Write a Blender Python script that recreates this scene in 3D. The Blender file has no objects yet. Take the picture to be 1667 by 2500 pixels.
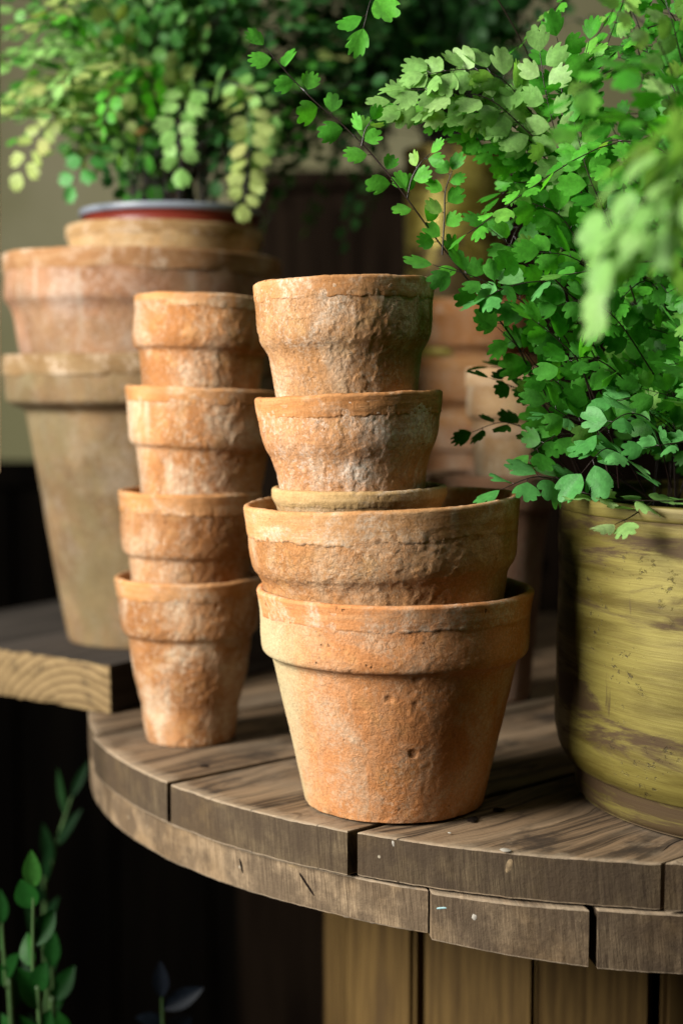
import bpy, bmesh, math, random
from mathutils import Vector, Matrix, noise
PI = math.pi
scene = bpy.context.scene
C = scene.collection

# ------------------------------------------------------------------ camera
F_PX = 3472.0                      # 50 mm on a 36 mm tall frame, in photo pixels (1667 x 2500)
S = 1667.0 / 1568.0                # my measuring grid is 1568 x 2352
CAM = Vector((0.0, 0.0, 0.26))
PITCH = math.atan(300.0 / F_PX)
cd = bpy.data.cameras.new('camera'); cam = bpy.data.objects.new('camera', cd); C.objects.link(cam)
cam.location = CAM; cam.rotation_euler = (PI / 2 - PITCH, 0, 0)
cd.sensor_fit = 'VERTICAL'; cd.sensor_height = 36.0; cd.lens = 50.0
cd.clip_start = 0.02; cd.clip_end = 50
cd.dof.use_dof = True; cd.dof.focus_distance = 0.835; cd.dof.aperture_fstop = 3.4
scene.camera = cam
# ------------------------------------------------------------------ world, lamps, exposure
w = bpy.data.worlds.new('World'); scene.world = w; w.use_nodes = True
w.node_tree.nodes['Background'].inputs[0].default_value = (0.75, 0.85, 1.0, 1)
w.node_tree.nodes['Background'].inputs[1].default_value = 0.002

def area(name, loc, target, sx, sy, power, col, spread=PI):
    ld = bpy.data.lights.new(name, 'AREA'); ld.shape = 'RECTANGLE'; ld.size = sx; ld.size_y = sy
    ld.energy = power; ld.color = col; ld.spread = spread
    o = bpy.data.objects.new(name, ld); C.objects.link(o); o.location = loc
    o.rotation_euler = (Vector(target) - Vector(loc)).to_track_quat('-Z', 'Y').to_euler()
    return o
area('window_light', (-1.10, 0.38, 0.70), (0.02, 1.0, 0.25), 0.58, 0.85, 30, (1.0, 0.965, 0.90), math.radians(130))
area('fern_fill_light', (0.45, 0.55, 1.50), (0.40, 0.88, 0.4), 0.4, 0.4, 0.7, (1.0, 0.97, 0.9), math.radians(70))  # lamp added overhead to brighten the fern, no roof window there
vs = scene.view_settings
vs.view_transform = 'Standard'; vs.look = 'None'; vs.exposure = 0.0; vs.gamma = 1.0; vs.use_curve_mapping = False
scene.render.engine = 'CYCLES'
scene.cycles.use_denoising = True
scene.cycles.diffuse_bounces = 1; scene.cycles.max_bounces = 6

# ------------------------------------------------------------------ geometry helpers
def at(dx, dy, Y):
    """world point seen at grid position dx, dy (1568 wide) at distance Y in front of the camera"""
    px, py = dx * S, dy * S
    X = Vector((1, 0, 0)); F = Vector((0, math.cos(PITCH), -math.sin(PITCH))); U = Vector((0, math.sin(PITCH), math.cos(PITCH)))
    d = F + X * ((px - 833.5) / F_PX) + U * ((1250 - py) / F_PX)
    return CAM + d * (Y / d.y)

def ground(dx, dy, z=0.0):
    p = at(dx, dy, 1.0); d = p - CAM
    return CAM + d * ((z - CAM.z) / d.z)

def link(name, me, mats, parent=None, smooth=True):
    for m in (mats if isinstance(mats, (list, tuple)) else [mats]): me.materials.append(m)
    if smooth:
        me.polygons.foreach_set('use_smooth', [True] * len(me.polygons))
    o = bpy.data.objects.new(name, me); C.objects.link(o)
    if parent: o.parent = parent
    return o

def mesh(verts, faces, midx=None):
    me = bpy.data.meshes.new('mesh'); me.from_pydata([tuple(v) for v in verts], [], faces); me.update()
    if midx: me.polygons.foreach_set('material_index', midx)
    return me

def empty(name, loc, rot=(0, 0, 0)):
    o = bpy.data.objects.new(name, None); C.objects.link(o); o.location = loc; o.rotation_euler = rot
    o.empty_display_size = 0.02
    return o

def tag(o, label, cat, group=None):
    o['label'] = label; o['category'] = cat
    if group: o['group'] = group
    return o

def sstep(a, b, x):
    t = max(0.0, min(1.0, (x - a) / (b - a))); return t * t * (3 - 2 * t)

def fbm(p, o=3):
    return noise.fractal(p, 1.0, 2.0, o)

def resample(prof, step):
    out = [prof[0]]
    for (r0, z0), (r1, z1) in zip(prof, prof[1:]):
        n = max(1, int(math.hypot(r1 - r0, z1 - z0) / step))
        for i in range(1, n + 1): out.append((r0 + (r1 - r0) * i / n, z0 + (z1 - z0) * i / n))
    return out

def smoothprof(pts, n=6):
    """Catmull-Rom through (r, z) points"""
    out = []
    for i in range(len(pts) - 1):
        p0 = pts[max(0, i - 1)]; p1 = pts[i]; p2 = pts[i + 1]; p3 = pts[min(len(pts) - 1, i + 2)]
        for k in range(n):
            t = k / n
            out.append(tuple(0.5 * (2 * b + (c - a) * t + (2 * a - 5 * b + 4 * c - d) * t * t + (3 * b - a - 3 * c + d) * t ** 3)
                             for a, b, c, d in zip(p0, p1, p2, p3)))
    out.append(pts[-1]); return out

def lathe(prof, segs, disp=None):
    verts = []; faces = []; n = len(prof)
    for i, (r, z) in enumerate(prof):
        for s in range(segs):
            th = 2 * PI * s / segs
            c, sn = math.cos(th), math.sin(th)
            rr, zz = (r, z) if disp is None else disp(r, z, th, c, sn, i)
            verts.append((rr * c, rr * sn, zz))
    for i in range(n - 1):
        a = i * segs; b = a + segs
        for s in range(segs):
            t = (s + 1) % segs
            faces.append((a + s, a + t, b + t, b + s))
    return verts, faces

# ------------------------------------------------------------------ node helpers
class NT:
    def __init__(self, name):
        self.m = bpy.data.materials.new(name); self.m.use_nodes = True
        self.t = self.m.node_tree; self.t.nodes.clear()
        self.out = self.t.nodes.new('ShaderNodeOutputMaterial')
    def n(self, typ, **kw):
        nd = self.t.nodes.new(typ)
        for k, v in kw.items(): setattr(nd, k, v)
        return nd
    def put(self, sock, v):
        if v is None: return
        if isinstance(v, bpy.types.NodeSocket): self.t.links.new(v, sock)
        elif isinstance(v, (tuple, list)) and len(v) == 3 and sock.type == 'RGBA': sock.default_value = (*v, 1)
        else: sock.default_value = v
    def coord(self, kind='Object'): return self.n('ShaderNodeTexCoord').outputs[kind]
    def mapping(self, vec, loc=(0, 0, 0), rot=(0, 0, 0), scale=(1, 1, 1)):
        nd = self.n('ShaderNodeMapping'); self.put(nd.inputs[0], vec)
        nd.inputs[1].default_value = loc; nd.inputs[2].default_value = rot; nd.inputs[3].default_value = scale
        return nd.outputs[0]
    def noise(self, vec, scale, detail=4, rough=0.55, dist=0.0):
        nd = self.n('ShaderNodeTexNoise'); self.put(nd.inputs['Vector'], vec)
        nd.inputs['Scale'].default_value = scale; nd.inputs['Detail'].default_value = detail
        nd.inputs['Roughness'].default_value = rough; nd.inputs['Distortion'].default_value = dist
        return nd.outputs[0]
    def vor(self, vec, scale, feature='F1', out='Distance'):
        nd = self.n('ShaderNodeTexVoronoi', feature=feature); self.put(nd.inputs['Vector'], vec)
        nd.inputs['Scale'].default_value = scale
        return nd.outputs[out]
    def math(self, op, a, b=None, c=None, clamp=False):
        nd = self.n('ShaderNodeMath', operation=op, use_clamp=clamp)
        self.put(nd.inputs[0], a); self.put(nd.inputs[1], b); self.put(nd.inputs[2], c)
        return nd.outputs[0]
    def ss(self, x, a, b, lo=0.0, hi=1.0):
        nd = self.n('ShaderNodeMapRange', interpolation_type='SMOOTHSTEP')
        self.put(nd.inputs[0], x); nd.inputs[1].default_value = a; nd.inputs[2].default_value = b
        nd.inputs[3].default_value = lo; nd.inputs[4].default_value = hi
        return nd.outputs[0]
    def mix(self, f, a, b, mode='MIX'):
        nd = self.n('ShaderNodeMix', data_type='RGBA', blend_type=mode)
        self.put(nd.inputs[0], f); self.put(nd.inputs[6], a); self.put(nd.inputs[7], b)
        return nd.outputs[2]
    def sep(self, v):
        nd = self.n('ShaderNodeSeparateXYZ'); self.put(nd.inputs[0], v); return nd.outputs
    def comb(self, x, y, z):
        nd = self.n('ShaderNodeCombineXYZ'); self.put(nd.inputs[0], x); self.put(nd.inputs[1], y); self.put(nd.inputs[2], z); return nd.outputs[0]
    def bump(self, h, dist, strength=1.0, nrm=None):
        nd = self.n('ShaderNodeBump'); nd.inputs['Strength'].default_value = strength
        nd.inputs['Distance'].default_value = dist; self.put(nd.inputs['Height'], h)
        if nrm is not None: self.put(nd.inputs['Normal'], nrm)
        return nd.outputs[0]
    def scale_col(self, col, f):
        g = self.n('ShaderNodeCombineColor'); self.put(g.inputs[0], f); self.put(g.inputs[1], f); self.put(g.inputs[2], f)
        return self.mix(1.0, col, g.outputs[0], 'MULTIPLY')
    def done(self, col, rough=0.9, nrm=None, metal=0.0, spec=0.3):
        b = self.n('ShaderNodeBsdfPrincipled')
        self.put(b.inputs['Base Color'], col); self.put(b.inputs['Roughness'], rough); self.put(b.inputs['Metallic'], metal)
        b.inputs['Specular IOR Level'].default_value = spec
        if nrm is not None: self.put(b.inputs['Normal'], nrm)
        self.t.links.new(b.outputs[0], self.out.inputs[0])
        return self.m

def plain(name, col, rough=0.8, spec=0.3, var=0.15, scale=30, metal=0.0):
    k = NT(name); v = k.noise(k.coord(), scale, 5)
    return k.done(k.scale_col(col, k.ss(v, 0.3, 0.7, 1 - var, 1 + var)), rough, None, metal, spec)

def terracotta(seed, base=(0.50, 0.26, 0.10), brown=(0.34, 0.16, 0.06), pale=(0.64, 0.52, 0.38), amount=0.6,
               bumpy=1.0, stain=None, streak=0.3, green=0.0):
    k = NT('terracotta_clay')
    co = k.mapping(k.coord(), (seed * 3.17, seed * 1.31, seed * 2.7))
    base = tuple(a * 0.88 + b * 0.12 for a, b in zip(base, pale)); brown = tuple(a * 0.9 + b * 0.1 for a, b in zip(brown, base))
    big = k.noise(co, 17, 6, 0.6)
    col = k.mix(k.ss(big, 0.36, 0.64), brown, base)
    mid = k.noise(co, 55, 5, 0.6)
    col = k.mix(k.ss(mid, 0.5, 0.72, 0, 0.45), col, (base[0] * 1.08, base[1] * 1.28, base[2] * 1.25))
    pm = k.noise(k.mapping(co, (5, 2, 9), (0, 0, 0), (1, 1, 0.75)), 24, 8, 0.66, 0.6)
    sp = k.noise(co, 420, 3, 0.7)
    pmask = k.math('MULTIPLY', k.ss(pm, 0.45, 0.66), k.ss(sp, 0.34, 0.60, 0.30, 1.0))
    col = k.mix(k.math('MULTIPLY', pmask, amount), col, pale)
    dust = k.noise(co, 330, 4, 0.75); dsel = k.noise(k.mapping(co, (3, 3, 3)), 32, 4, 0.6)
    col = k.mix(k.math('MULTIPLY', k.ss(dust, 0.50, 0.62), k.ss(dsel, 0.38, 0.64, 0.06, 0.52)), col, pale)
    if streak:
        st = k.noise(k.mapping(co, (1, 8, 3), (0, 0, 0), (1, 1, 0.1)), 75, 3, 0.6)
        col = k.mix(k.ss(st, 0.55, 0.75, 0, streak), col, (pale[0] * 0.9, pale[1] * 0.92, pale[2] * 0.9))
    if green:
        gm = k.noise(k.mapping(co, (7, 7, 1)), 13, 6, 0.6)
        col = k.mix(k.ss(gm, 0.45, 0.65, 0, green), col, (0.17, 0.138, 0.068))
    if stain:
        x, y, z = k.sep(k.coord())
        v = k.math('ADD', k.math('MULTIPLY', x, stain[0]), k.math('MULTIPLY', y, stain[1]))
        v = k.math('ADD', v, k.math('MULTIPLY', k.math('SUBTRACT', k.noise(co, 30, 6, 0.7), 0.5), 0.06))
        col = k.mix(k.ss(v, stain[2], stain[3], 0, 0.85), col, stain[4])
    fine = k.noise(co, 700, 2, 0.7)
    col = k.scale_col(col, k.ss(fine, 0.3, 0.7, 0.84, 1.12))
    dots = k.vor(co, 130)
    sel = k.noise(co, 60, 2, 0.5)
    dots = k.math('ADD', dots, k.math('MULTIPLY', k.math('SUBTRACT', k.noise(co, 420, 3, 0.7), 0.5), 0.5))
    dm = k.math('MULTIPLY', k.ss(dots, 0.02, 0.16, 1, 0), k.ss(sel, 0.56, 0.66))
    col = k.mix(k.math('MULTIPLY', dm, 0.55), col, (0.10, 0.05, 0.025))
    flake = k.noise(co, 215, 6, 0.68, 0.8)
    fl = k.ss(flake, 0.40, 0.62)
    fl = k.math('MULTIPLY', fl, k.ss(k.noise(k.mapping(co, (4, 4, 4)), 28, 3), 0.34, 0.58, 0.25, 1.0))
    sand = k.noise(co, 900, 3, 0.7)
    lump = k.noise(co, 45, 4, 0.6)
    n = k.bump(lump, 0.00025, 0.6 * bumpy)
    turn = k.noise(k.mapping(co, (0, 0, 0), (0, 0, 0), (1, 1, 9)), 45, 4, 0.6)
    n = k.bump(turn, 0.0004, 0.6 * bumpy, n)
    n = k.bump(fl, 0.00055, 0.8 * bumpy, n)
    n = k.bump(sand, 0.00055, 0.8 * bumpy, n)
    n = k.bump(dm, -0.0006, 0.8, n)
    return k.done(col, 0.95, n, 0, 0.12)

def rim_clay(seed, base=(0.48, 0.225, 0.080), pale=(0.58, 0.35, 0.18)):
    k = NT('rim_clay')
    co = k.mapping(k.coord(), (seed * 2.17, seed * 1.7, seed * 0.7))
    band = k.noise(k.mapping(co, (0, 0, 0), (0, 0, 0), (1, 1, 8)), 30, 5, 0.6)
    col = k.mix(k.ss(band, 0.36, 0.70, 0.0, 0.6), base, pale)
    big = k.noise(co, 20, 5)
    col = k.mix(k.ss(big, 0.42, 0.66, 0, 0.7), col, (base[0] * 0.74, base[1] * 0.66, base[2] * 0.58))
    pm = k.noise(k.mapping(co, (5, 2, 9)), 30, 8, 0.68, 0.6); dust = k.noise(co, 330, 4, 0.75)
    col = k.mix(k.math('MULTIPLY', k.ss(pm, 0.46, 0.64), k.ss(dust, 0.40, 0.62, 0.15, 0.8)), col, (0.62, 0.50, 0.37))
    fine = k.noise(co, 600, 2, 0.7)
    col = k.scale_col(col, k.ss(fine, 0.3, 0.7, 0.88, 1.1))
    pits = k.vor(co, 95); sel = k.noise(co, 45, 2)
    pits = k.math('ADD', pits, k.math('MULTIPLY', k.math('SUBTRACT', k.noise(co, 350, 3, 0.7), 0.5), 0.5))
    dm = k.math('MULTIPLY', k.ss(pits, 0.02, 0.16, 1, 0), k.ss(sel, 0.52, 0.62))
    col = k.mix(k.math('MULTIPLY', dm, 0.6), col, (0.10, 0.045, 0.02))
    n = k.bump(band, 0.0008, 0.6)
    n = k.bump(k.noise(co, 520, 4, 0.72), 0.0006, 0.8, n)
    n = k.bump(dm, -0.001, 0.9, n)
    return k.done(col, 0.9, n, 0, 0.15)

# ------------------------------------------------------------------ the setting: wall, wainscot, floor
def build_setting():
    k = NT('wall_plaster'); co = k.coord()
    v = k.noise(co, 2.2, 5, 0.6)
    col = k.mix(k.ss(v, 0.35, 0.65), (0.235, 0.225, 0.115), (0.32, 0.30, 0.185))
    wallm = k.done(col, 0.9, k.bump(k.noise(co, 60, 4), 0.002, 0.5))
    k = NT('shade_black_board'); co = k.coord()
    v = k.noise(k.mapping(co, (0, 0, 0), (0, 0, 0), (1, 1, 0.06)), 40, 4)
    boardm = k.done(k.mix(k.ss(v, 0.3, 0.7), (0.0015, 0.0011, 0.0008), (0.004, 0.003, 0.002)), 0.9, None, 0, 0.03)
    floorm = plain('dark_floor', (0.01, 0.008, 0.006), 0.95, 0.05, 0.3, 8)
    def box(name, x0, x1, y0, y1, z0, z1, m, parent=None):
        bm = bmesh.new(); bmesh.ops.create_cube(bm, size=1)
        for vv in bm.verts: vv.co = ((x0 + x1) / 2 + vv.co.x * (x1 - x0), (y0 + y1) / 2 + vv.co.y * (y1 - y0), (z0 + z1) / 2 + vv.co.z * (z1 - z0))
        bmesh.ops.bevel(bm, geom=bm.edges[:], offset=0.003, segments=1, affect='EDGES')
        me = bpy.data.meshes.new('mesh'); bm.to_mesh(me); bm.free()
        return link(name, me, m, parent, False)
    o = box('wall', -2.2, 2.4, 2.2, 2.3, -0.75, 2.2, wallm); o['kind'] = 'structure'
    o = box('floor', -2.2, 2.4, -1.0, 2.2, -0.80, -0.75, floorm); o['kind'] = 'structure'
    wn = empty('shade_panelling', (0, 2.19, -0.75)); tag(wn, 'near-black board panelling added to stand for the shade behind the drum table', 'panelling')  # added boards, the darkness behind the table is put into their colour
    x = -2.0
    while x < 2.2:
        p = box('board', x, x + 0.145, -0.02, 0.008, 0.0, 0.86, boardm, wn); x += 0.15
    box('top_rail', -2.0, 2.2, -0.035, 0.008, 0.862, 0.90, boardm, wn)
    p0 = at(-24, 400, 0.98); p1 = at(9, 400, 0.98)
    wm = plain('white_paint', (0.78, 0.80, 0.74), 0.5, 0.4, 0.04, 20)
    fr = empty('window_post', (p0.x, 0.98, -0.75)); tag(fr, 'slim white painted window post at the left edge of the picture', 'window frame')
    wdt = p1.x - p0.x
    up = box('upper_post', 0, wdt, 0, 0.012, 0.95, 2.0, wm, fr); up.rotation_euler = (0, math.radians(1.25), 0); up.location = (-0.75 * 0.0 - math.sin(math.radians(1.25)) * 1.35, 0, 0); box('lower_post', -0.02, wdt - 0.016, 0, 0.012, 0.0, 0.97, boardm, fr)  # lower post near-black: the shadow on it is put into its colour
build_setting()

# ------------------------------------------------------------------ wooden cable drum
DC = Vector((0.2291, 1.2030)); DR = 0.4412; TH = 0.028
def wood_top(seed, ang):
    k = NT('weathered_wood')
    co = k.mapping(k.mapping(k.coord(), (0, 0, 0), (0, 0, -ang)), (seed * 0.73, seed * 1.9, seed))
    warp = k.noise(k.mapping(co, (0, 0, 0), (0, 0, 0), (5, 12, 1)), 1.0, 3, 0.5)
    x, y, z = k.sep(co)
    yy = k.math('ADD', y, k.math('MULTIPLY', k.math('SUBTRACT', warp, 0.5), 0.055))
    ox, oy, oz = k.sep(k.coord())
    rad = k.math('SQRT', k.math('ADD', k.math('MULTIPLY', ox, ox), k.math('MULTIPLY', oy, oy)))
    g = k.noise(k.comb(k.math('MULTIPLY', x, 5.0), k.math('MULTIPLY', yy, 170), 0.0), 1.0, 6, 0.65)
    g2 = k.noise(k.comb(k.math('MULTIPLY', x, 3.0), k.math('MULTIPLY', yy, 42), 3.0), 1.0, 4, 0.6)
    col = k.mix(k.ss(g, 0.39, 0.62), (0.044, 0.027, 0.015), (0.22, 0.142, 0.080))
    col = k.mix(k.ss(g2, 0.45, 0.7, 0, 0.65), col, (0.31, 0.215, 0.130))
    grey = k.noise(co, 9, 5, 0.6)
    col = k.mix(k.ss(grey, 0.45, 0.7, 0, 0.55), col, (0.20, 0.158, 0.112))
    dark = k.noise(k.mapping(co, (4, 1, 0), (0, 0, 0), (1, 1.7, 1)), 14, 6, 0.65)
    col = k.mix(k.ss(dark, 0.53, 0.68, 0, 0.85), col, (0.030, 0.021, 0.015))
    pl = k.noise(k.mapping(co, (9, 4, 0), (0, 0, 0), (1, 2.2, 1)), 11, 6, 0.7)
    col = k.mix(k.ss(pl, 0.56, 0.70, 0, 0.5), col, (0.36, 0.27, 0.18))
    # knots
    kv = k.n('ShaderNodeTexVoronoi', feature='F1'); k.put(kv.inputs['Vector'], k.mapping(co, (0.3, 0.1, 0), (0, 0, 0), (1, 1.9, 1))); kv.inputs['Scale'].default_value = 11
    kd = k.math('ADD', kv.outputs['Distance'], k.math('MULTIPLY', k.math('SUBTRACT', k.noise(co, 60, 3), 0.5), 0.12))
    kr = k.math('SINE', k.math('MULTIPLY', kd, 75))
    col = k.mix(k.math('MULTIPLY', k.ss(kr, 0.0, 0.9), k.ss(kd, 0.12, 0.34, 0.75, 0)), col, (0.07, 0.042, 0.024))
    col = k.mix(k.ss(kd, 0.06, 0.15, 0.9, 0), col, (0.025, 0.015, 0.010))
    wear = k.ss(k.math('ADD', rad, k.math('MULTIPLY', k.math('SUBTRACT', k.noise(co, 40, 5, 0.7), 0.5), 0.030)), DR - 0.012, DR + 0.001)
    col = k.mix(k.math('MULTIPLY', wear, 0.6), col, (0.40, 0.31, 0.21))
    chk = k.noise(k.comb(k.math('MULTIPLY', x, 7.0), k.math('MULTIPLY', yy, 260), 7.0), 1.0, 2, 0.5)
    cm = k.ss(chk, 0.68, 0.74)
    col = k.mix(k.math('MULTIPLY', cm, 0.8), col, (0.02, 0.014, 0.01))
    spk = k.math('MULTIPLY', k.ss(k.vor(co, 45), 0.035, 0.06, 1, 0), k.ss(k.noise(co, 25, 1), 0.60, 0.64))
    col = k.mix(k.math('MULTIPLY', spk, 0.8), col, (0.55, 0.52, 0.46))
    n = k.bump(g, 0.0010, 0.7); n = k.bump(cm, -0.0012, 0.8, n); n = k.bump(k.noise(co, 300, 3), 0.0004, 0.6, n)
    return k.done(col, 0.72, n, 0, 0.3)

def wood_edge(seed, light=1.0, warm=0.0):
    k = NT('sawn_wood_edge')
    x, y, z = k.sep(k.coord())
    th = k.math('ARCTAN2', y, x)
    u = k.math('MULTIPLY', th, DR)
    lean = k.math('ADD', u, k.math('MULTIPLY', z, 0.10))
    sp0 = k.comb(u, z, seed)
    a = k.comb(k.math('MULTIPLY', lean, 1300), k.math('MULTIPLY', z, 40), seed * 4.1)
    g = k.noise(a, 1.0, 4, 0.7)
    b = k.comb(k.math('MULTIPLY', lean, 45), k.math('MULTIPLY', z, 45), seed * 2.3)
    g2 = k.noise(b, 1.0, 5, 0.65)
    lo = (0.075 * light, 0.050 * light, 0.029 * light); hi = (0.33 * light, 0.24 * light, (0.15 - 0.03 * warm) * light)
    col = k.mix(k.ss(g, 0.24, 0.80), lo, hi)
    wv = k.noise(k.mapping(sp0, (seed, 0, 0)), 9, 4, 0.6)
    col = k.mix(k.ss(wv, 0.40, 0.66, 0, 0.6), col, (0.17 * light, 0.105 * light, 0.048 * light))
    col = k.mix(k.ss(g2, 0.42, 0.66, 0.62, 0), col, (0.05, 0.033, 0.021))
    sp = k.comb(u, z, seed)
    spm = k.math('MULTIPLY', k.ss(k.vor(sp, 70), 0.05, 0.09, 1, 0), k.ss(k.noise(sp, 20, 2), 0.57, 0.63))
    col = k.mix(k.math('MULTIPLY', spm, 0.85), col, (0.50, 0.44, 0.33))
    ed = k.noise(k.comb(k.math('MULTIPLY', u, 25), 0.0, seed), 1.0, 4)
    n = k.bump(g, 0.0003, 0.6); n = k.bump(k.noise(sp, 320, 5, 0.72), 0.0007, 0.8, n)
    return k.done(col, 0.85, n, 0, 0.2)

drum = empty('cable_drum_table', (DC.x, DC.y, 0))
tag(drum, 'round table made of a cable drum with two layers of weathered planks', 'table')

def plank(name, nrm, lo, hi, z0, z1, R, seed, parent, mats, off=(0, 0), jit=0.00014):
    """the piece of a disc of radius R between two parallel lines (n.p = lo .. hi)"""
    rnd = random.Random(seed)
    nx, ny = nrm; tx, ty = -ny, nx
    lo = max(lo, -R + 1e-4); hi = min(hi, R - 1e-4)
    a0 = math.acos(lo / R); a1 = math.acos(hi / R)         # polar angle from n
    pts = []
    N = max(8, int((a0 - a1) * R / 0.003))
    for i in range(N + 1):
        a = a1 + (a0 - a1) * i / N; pts.append((math.cos(a) * R, math.sin(a) * R))
    for i in range(N + 1):
        a = -a0 + (a0 - a1) * i / N; pts.append((math.cos(a) * R, math.sin(a) * R))
    P = []
    for (a, b) in pts:
        a += rnd.uniform(-jit, jit); b += rnd.uniform(-jit, jit)
        P.append((a * nx + b * tx + off[0], a * ny + b * ty + off[1]))
    bm = bmesh.new()
    rows = [(0, 0), (.33, 1), (.66, 1), (1, 0)]
    rings = []
    zs = z0 if isinstance(z0, tuple) else (z0, z0)
    for fr_, _ in rows:
        rings.append([bm.verts.new((x + rnd.uniform(-jit, jit) * 0.5, y + rnd.uniform(-jit, jit) * 0.5, zl + (z1 - zl) * fr_ + (noise.noise(Vector((x * 60, y * 60, z1 * 50 + seed))) * 0.0005 + rnd.uniform(-1, 1) * 0.00015))) for x, y in P for zl in [zs[0] + (zs[1] - zs[0]) * ((x - off[0]) * nx + (y - off[1]) * ny - lo) / (hi - lo)]])
    n = len(P)
    for ra, rb in zip(rings, rings[1:]):
        for i in range(n):
            f = bm.faces.new((ra[i], ra[(i + 1) % n], rb[(i + 1) % n], rb[i])); f.material_index = 1
    ft = bm.faces.new(rings[-1]); fb = bm.faces.new(list(reversed(rings[0])))
    bmesh.ops.recalc_face_normals(bm, faces=bm.faces)
    es = [e for e in bm.edges if e in ft.edges[:] or e in fb.edges[:]]
    bmesh.ops.bevel(bm, geom=es, offset=0.0010, segments=2, affect='EDGES', profile=0.6, material=0)
    bmesh.ops.triangulate(bm, faces=[f for f in bm.faces if len(f.verts) > 4])
    me = bpy.data.meshes.new('mesh'); bm.to_mesh(me); bm.free()
    return link(name, me, mats, parent, False)

A_TOP = math.radians(40)
nT = (math.sin(A_TOP), -math.cos(A_TOP))
def seam_n(dx, dy, z=0.0):
    p = ground(dx, dy, z); return (p.x - DC.x) * nT[0] + (p.y - DC.y) * nT[1]
seams = [seam_n(212, 1690), seam_n(400, 1795), seam_n(812, 1905), seam_n(1535, 1975)]
step = (seams[3] - seams[0]) / 3
edges = [seams[0] - 2 * step, seams[0] - step] + seams + [seams[3] + step]
edges = [-DR] + [e for e in edges if -DR + 0.01 < e < DR - 0.01] + [DR]
for i, (a, b) in enumerate(zip(edges, edges[1:])):
    plank('top_plank', nT, a + 0.0020, b - 0.0020, -TH + (i % 3) * 0.0002, (-0.0012, 0, 0.0, -0.0006)[i % 4], DR + (0.001, -0.002, 0.0015)[i % 3], 20 + i, drum,
          [wood_top(i + 1, A_TOP), wood_edge(i + 1, 0.58 if i % 2 else 0.50, 0.4)])
A_LOW = math.radians(98)
nL = (math.sin(A_LOW), -math.cos(A_LOW))
def seam_l(dx, dy):
    p = ground(dx, dy, -TH); return (p.x - DC.x) * nL[0] + (p.y - DC.y) * nL[1]
ls = [seam_l(990, 2048), seam_l(1367, 2090)]
led = [-DR, ls[0], ls[1], ls[1] + 0.14, ls[1] + 0.27, DR]
led = [e for e in led if e <= DR]
for i, (a, b) in enumerate(zip(led, led[1:])):
    g0 = 0.0025 if i == 2 else 0.0006
    plank('lower_plank', nL, a + g0, b - (0.0025 if i == 1 else 0.0006), (-0.0555, (-0.0575, -0.0625), -0.0635, -0.060, -0.060)[i % 5], -TH - 0.0012, DR + (-0.003, 0.001, 0.0, 0.003, 0)[i % 5], 40 + i, drum,
          [wood_top(i + 7, A_LOW), wood_edge(i + 9, (1.35, 1.0, 0.65, 0.8, 0.8)[i % 5], 0.1)])

def wood_core(seed):
    k = NT('core_board_wood')
    co = k.mapping(k.coord(), (seed * 1.3, seed * 0.7, seed * 2.1))
    g = k.noise(k.mapping(co, (0, 0, 0), (0, 0, 0), (1, 1, 0.05)), 150, 5, 0.6)
    big = k.noise(k.mapping(co, (0, 0, 0), (0, 0, 0), (1, 1, 0.3)), 14, 5, 0.6)
    col = k.mix(k.ss(g, 0.3, 0.7), (0.085, 0.048, 0.014), (0.18, 0.108, 0.033))
    col = k.mix(k.ss(big, 0.52, 0.7, 0, 0.8), col, (0.07, 0.04, 0.016))
    return k.done(col, 0.75, k.bump(g, 0.001, 0.6), 0, 0.25)
CR = 0.246
def core_angle(dx):
    px = dx * S; s = (px - 833.5) / F_PX; d = Vector((s, 1)).normalized(); oc = -DC
    b = oc.dot(d); c = oc.dot(oc) - CR * CR; q = b * b - c
    if q < 0: return PI if dx < 1000 else 0
    p = d * (-b - math.sqrt(q)); return math.atan2(p.y - DC.y, p.x - DC.x)
angs = [core_angle(x) for x in (800, 966, 1248, 1545)]
angs = [angs[0] - 0.30, ] + angs
stepa = 0.42
while angs[-1] + stepa < angs[0] + 2 * PI - 0.2: angs.append(angs[-1] + stepa)
angs.append(angs[0] + 2 * PI)
for i, (a, b) in enumerate(zip(angs, angs[1:])):
    g = 0.0022 / CR * (3.0 if i in (3,) else 1)
    a += 0.0; b -= g
    rr = CR + (0.0, 0.004, -0.003)[i % 3]
    r1 = rr - 0.022
    bm = bmesh.new()
    q = [(math.cos(a) * rr, math.sin(a) * rr), (math.cos(b) * rr, math.sin(b) * rr), (math.cos(b) * r1, math.sin(b) * r1), (math.cos(a) * r1, math.sin(a) * r1)]
    lo = [bm.verts.new((x, y, -0.70)) for x, y in q]; hi = [bm.verts.new((x, y, -0.0645)) for x, y in q]
    for s in range(4): bm.faces.new((lo[s], lo[(s + 1) % 4], hi[(s + 1) % 4], hi[s]))
    bm.faces.new(lo[::-1]); bm.faces.new(hi)
    bmesh.ops.recalc_face_normals(bm, faces=bm.faces)
    bmesh.ops.bevel(bm, geom=bm.edges[:], offset=0.004, segments=2, affect='EDGES')
    me = bpy.data.meshes.new('mesh'); bm.to_mesh(me); bm.free()
    link('core_board', me, wood_core(i), drum, False)
plank('base_disc', (1, 0), -DR, DR, -0.75, -0.70, DR, 77, drum, [wood_top(30, 0), wood_edge(30)])

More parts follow.
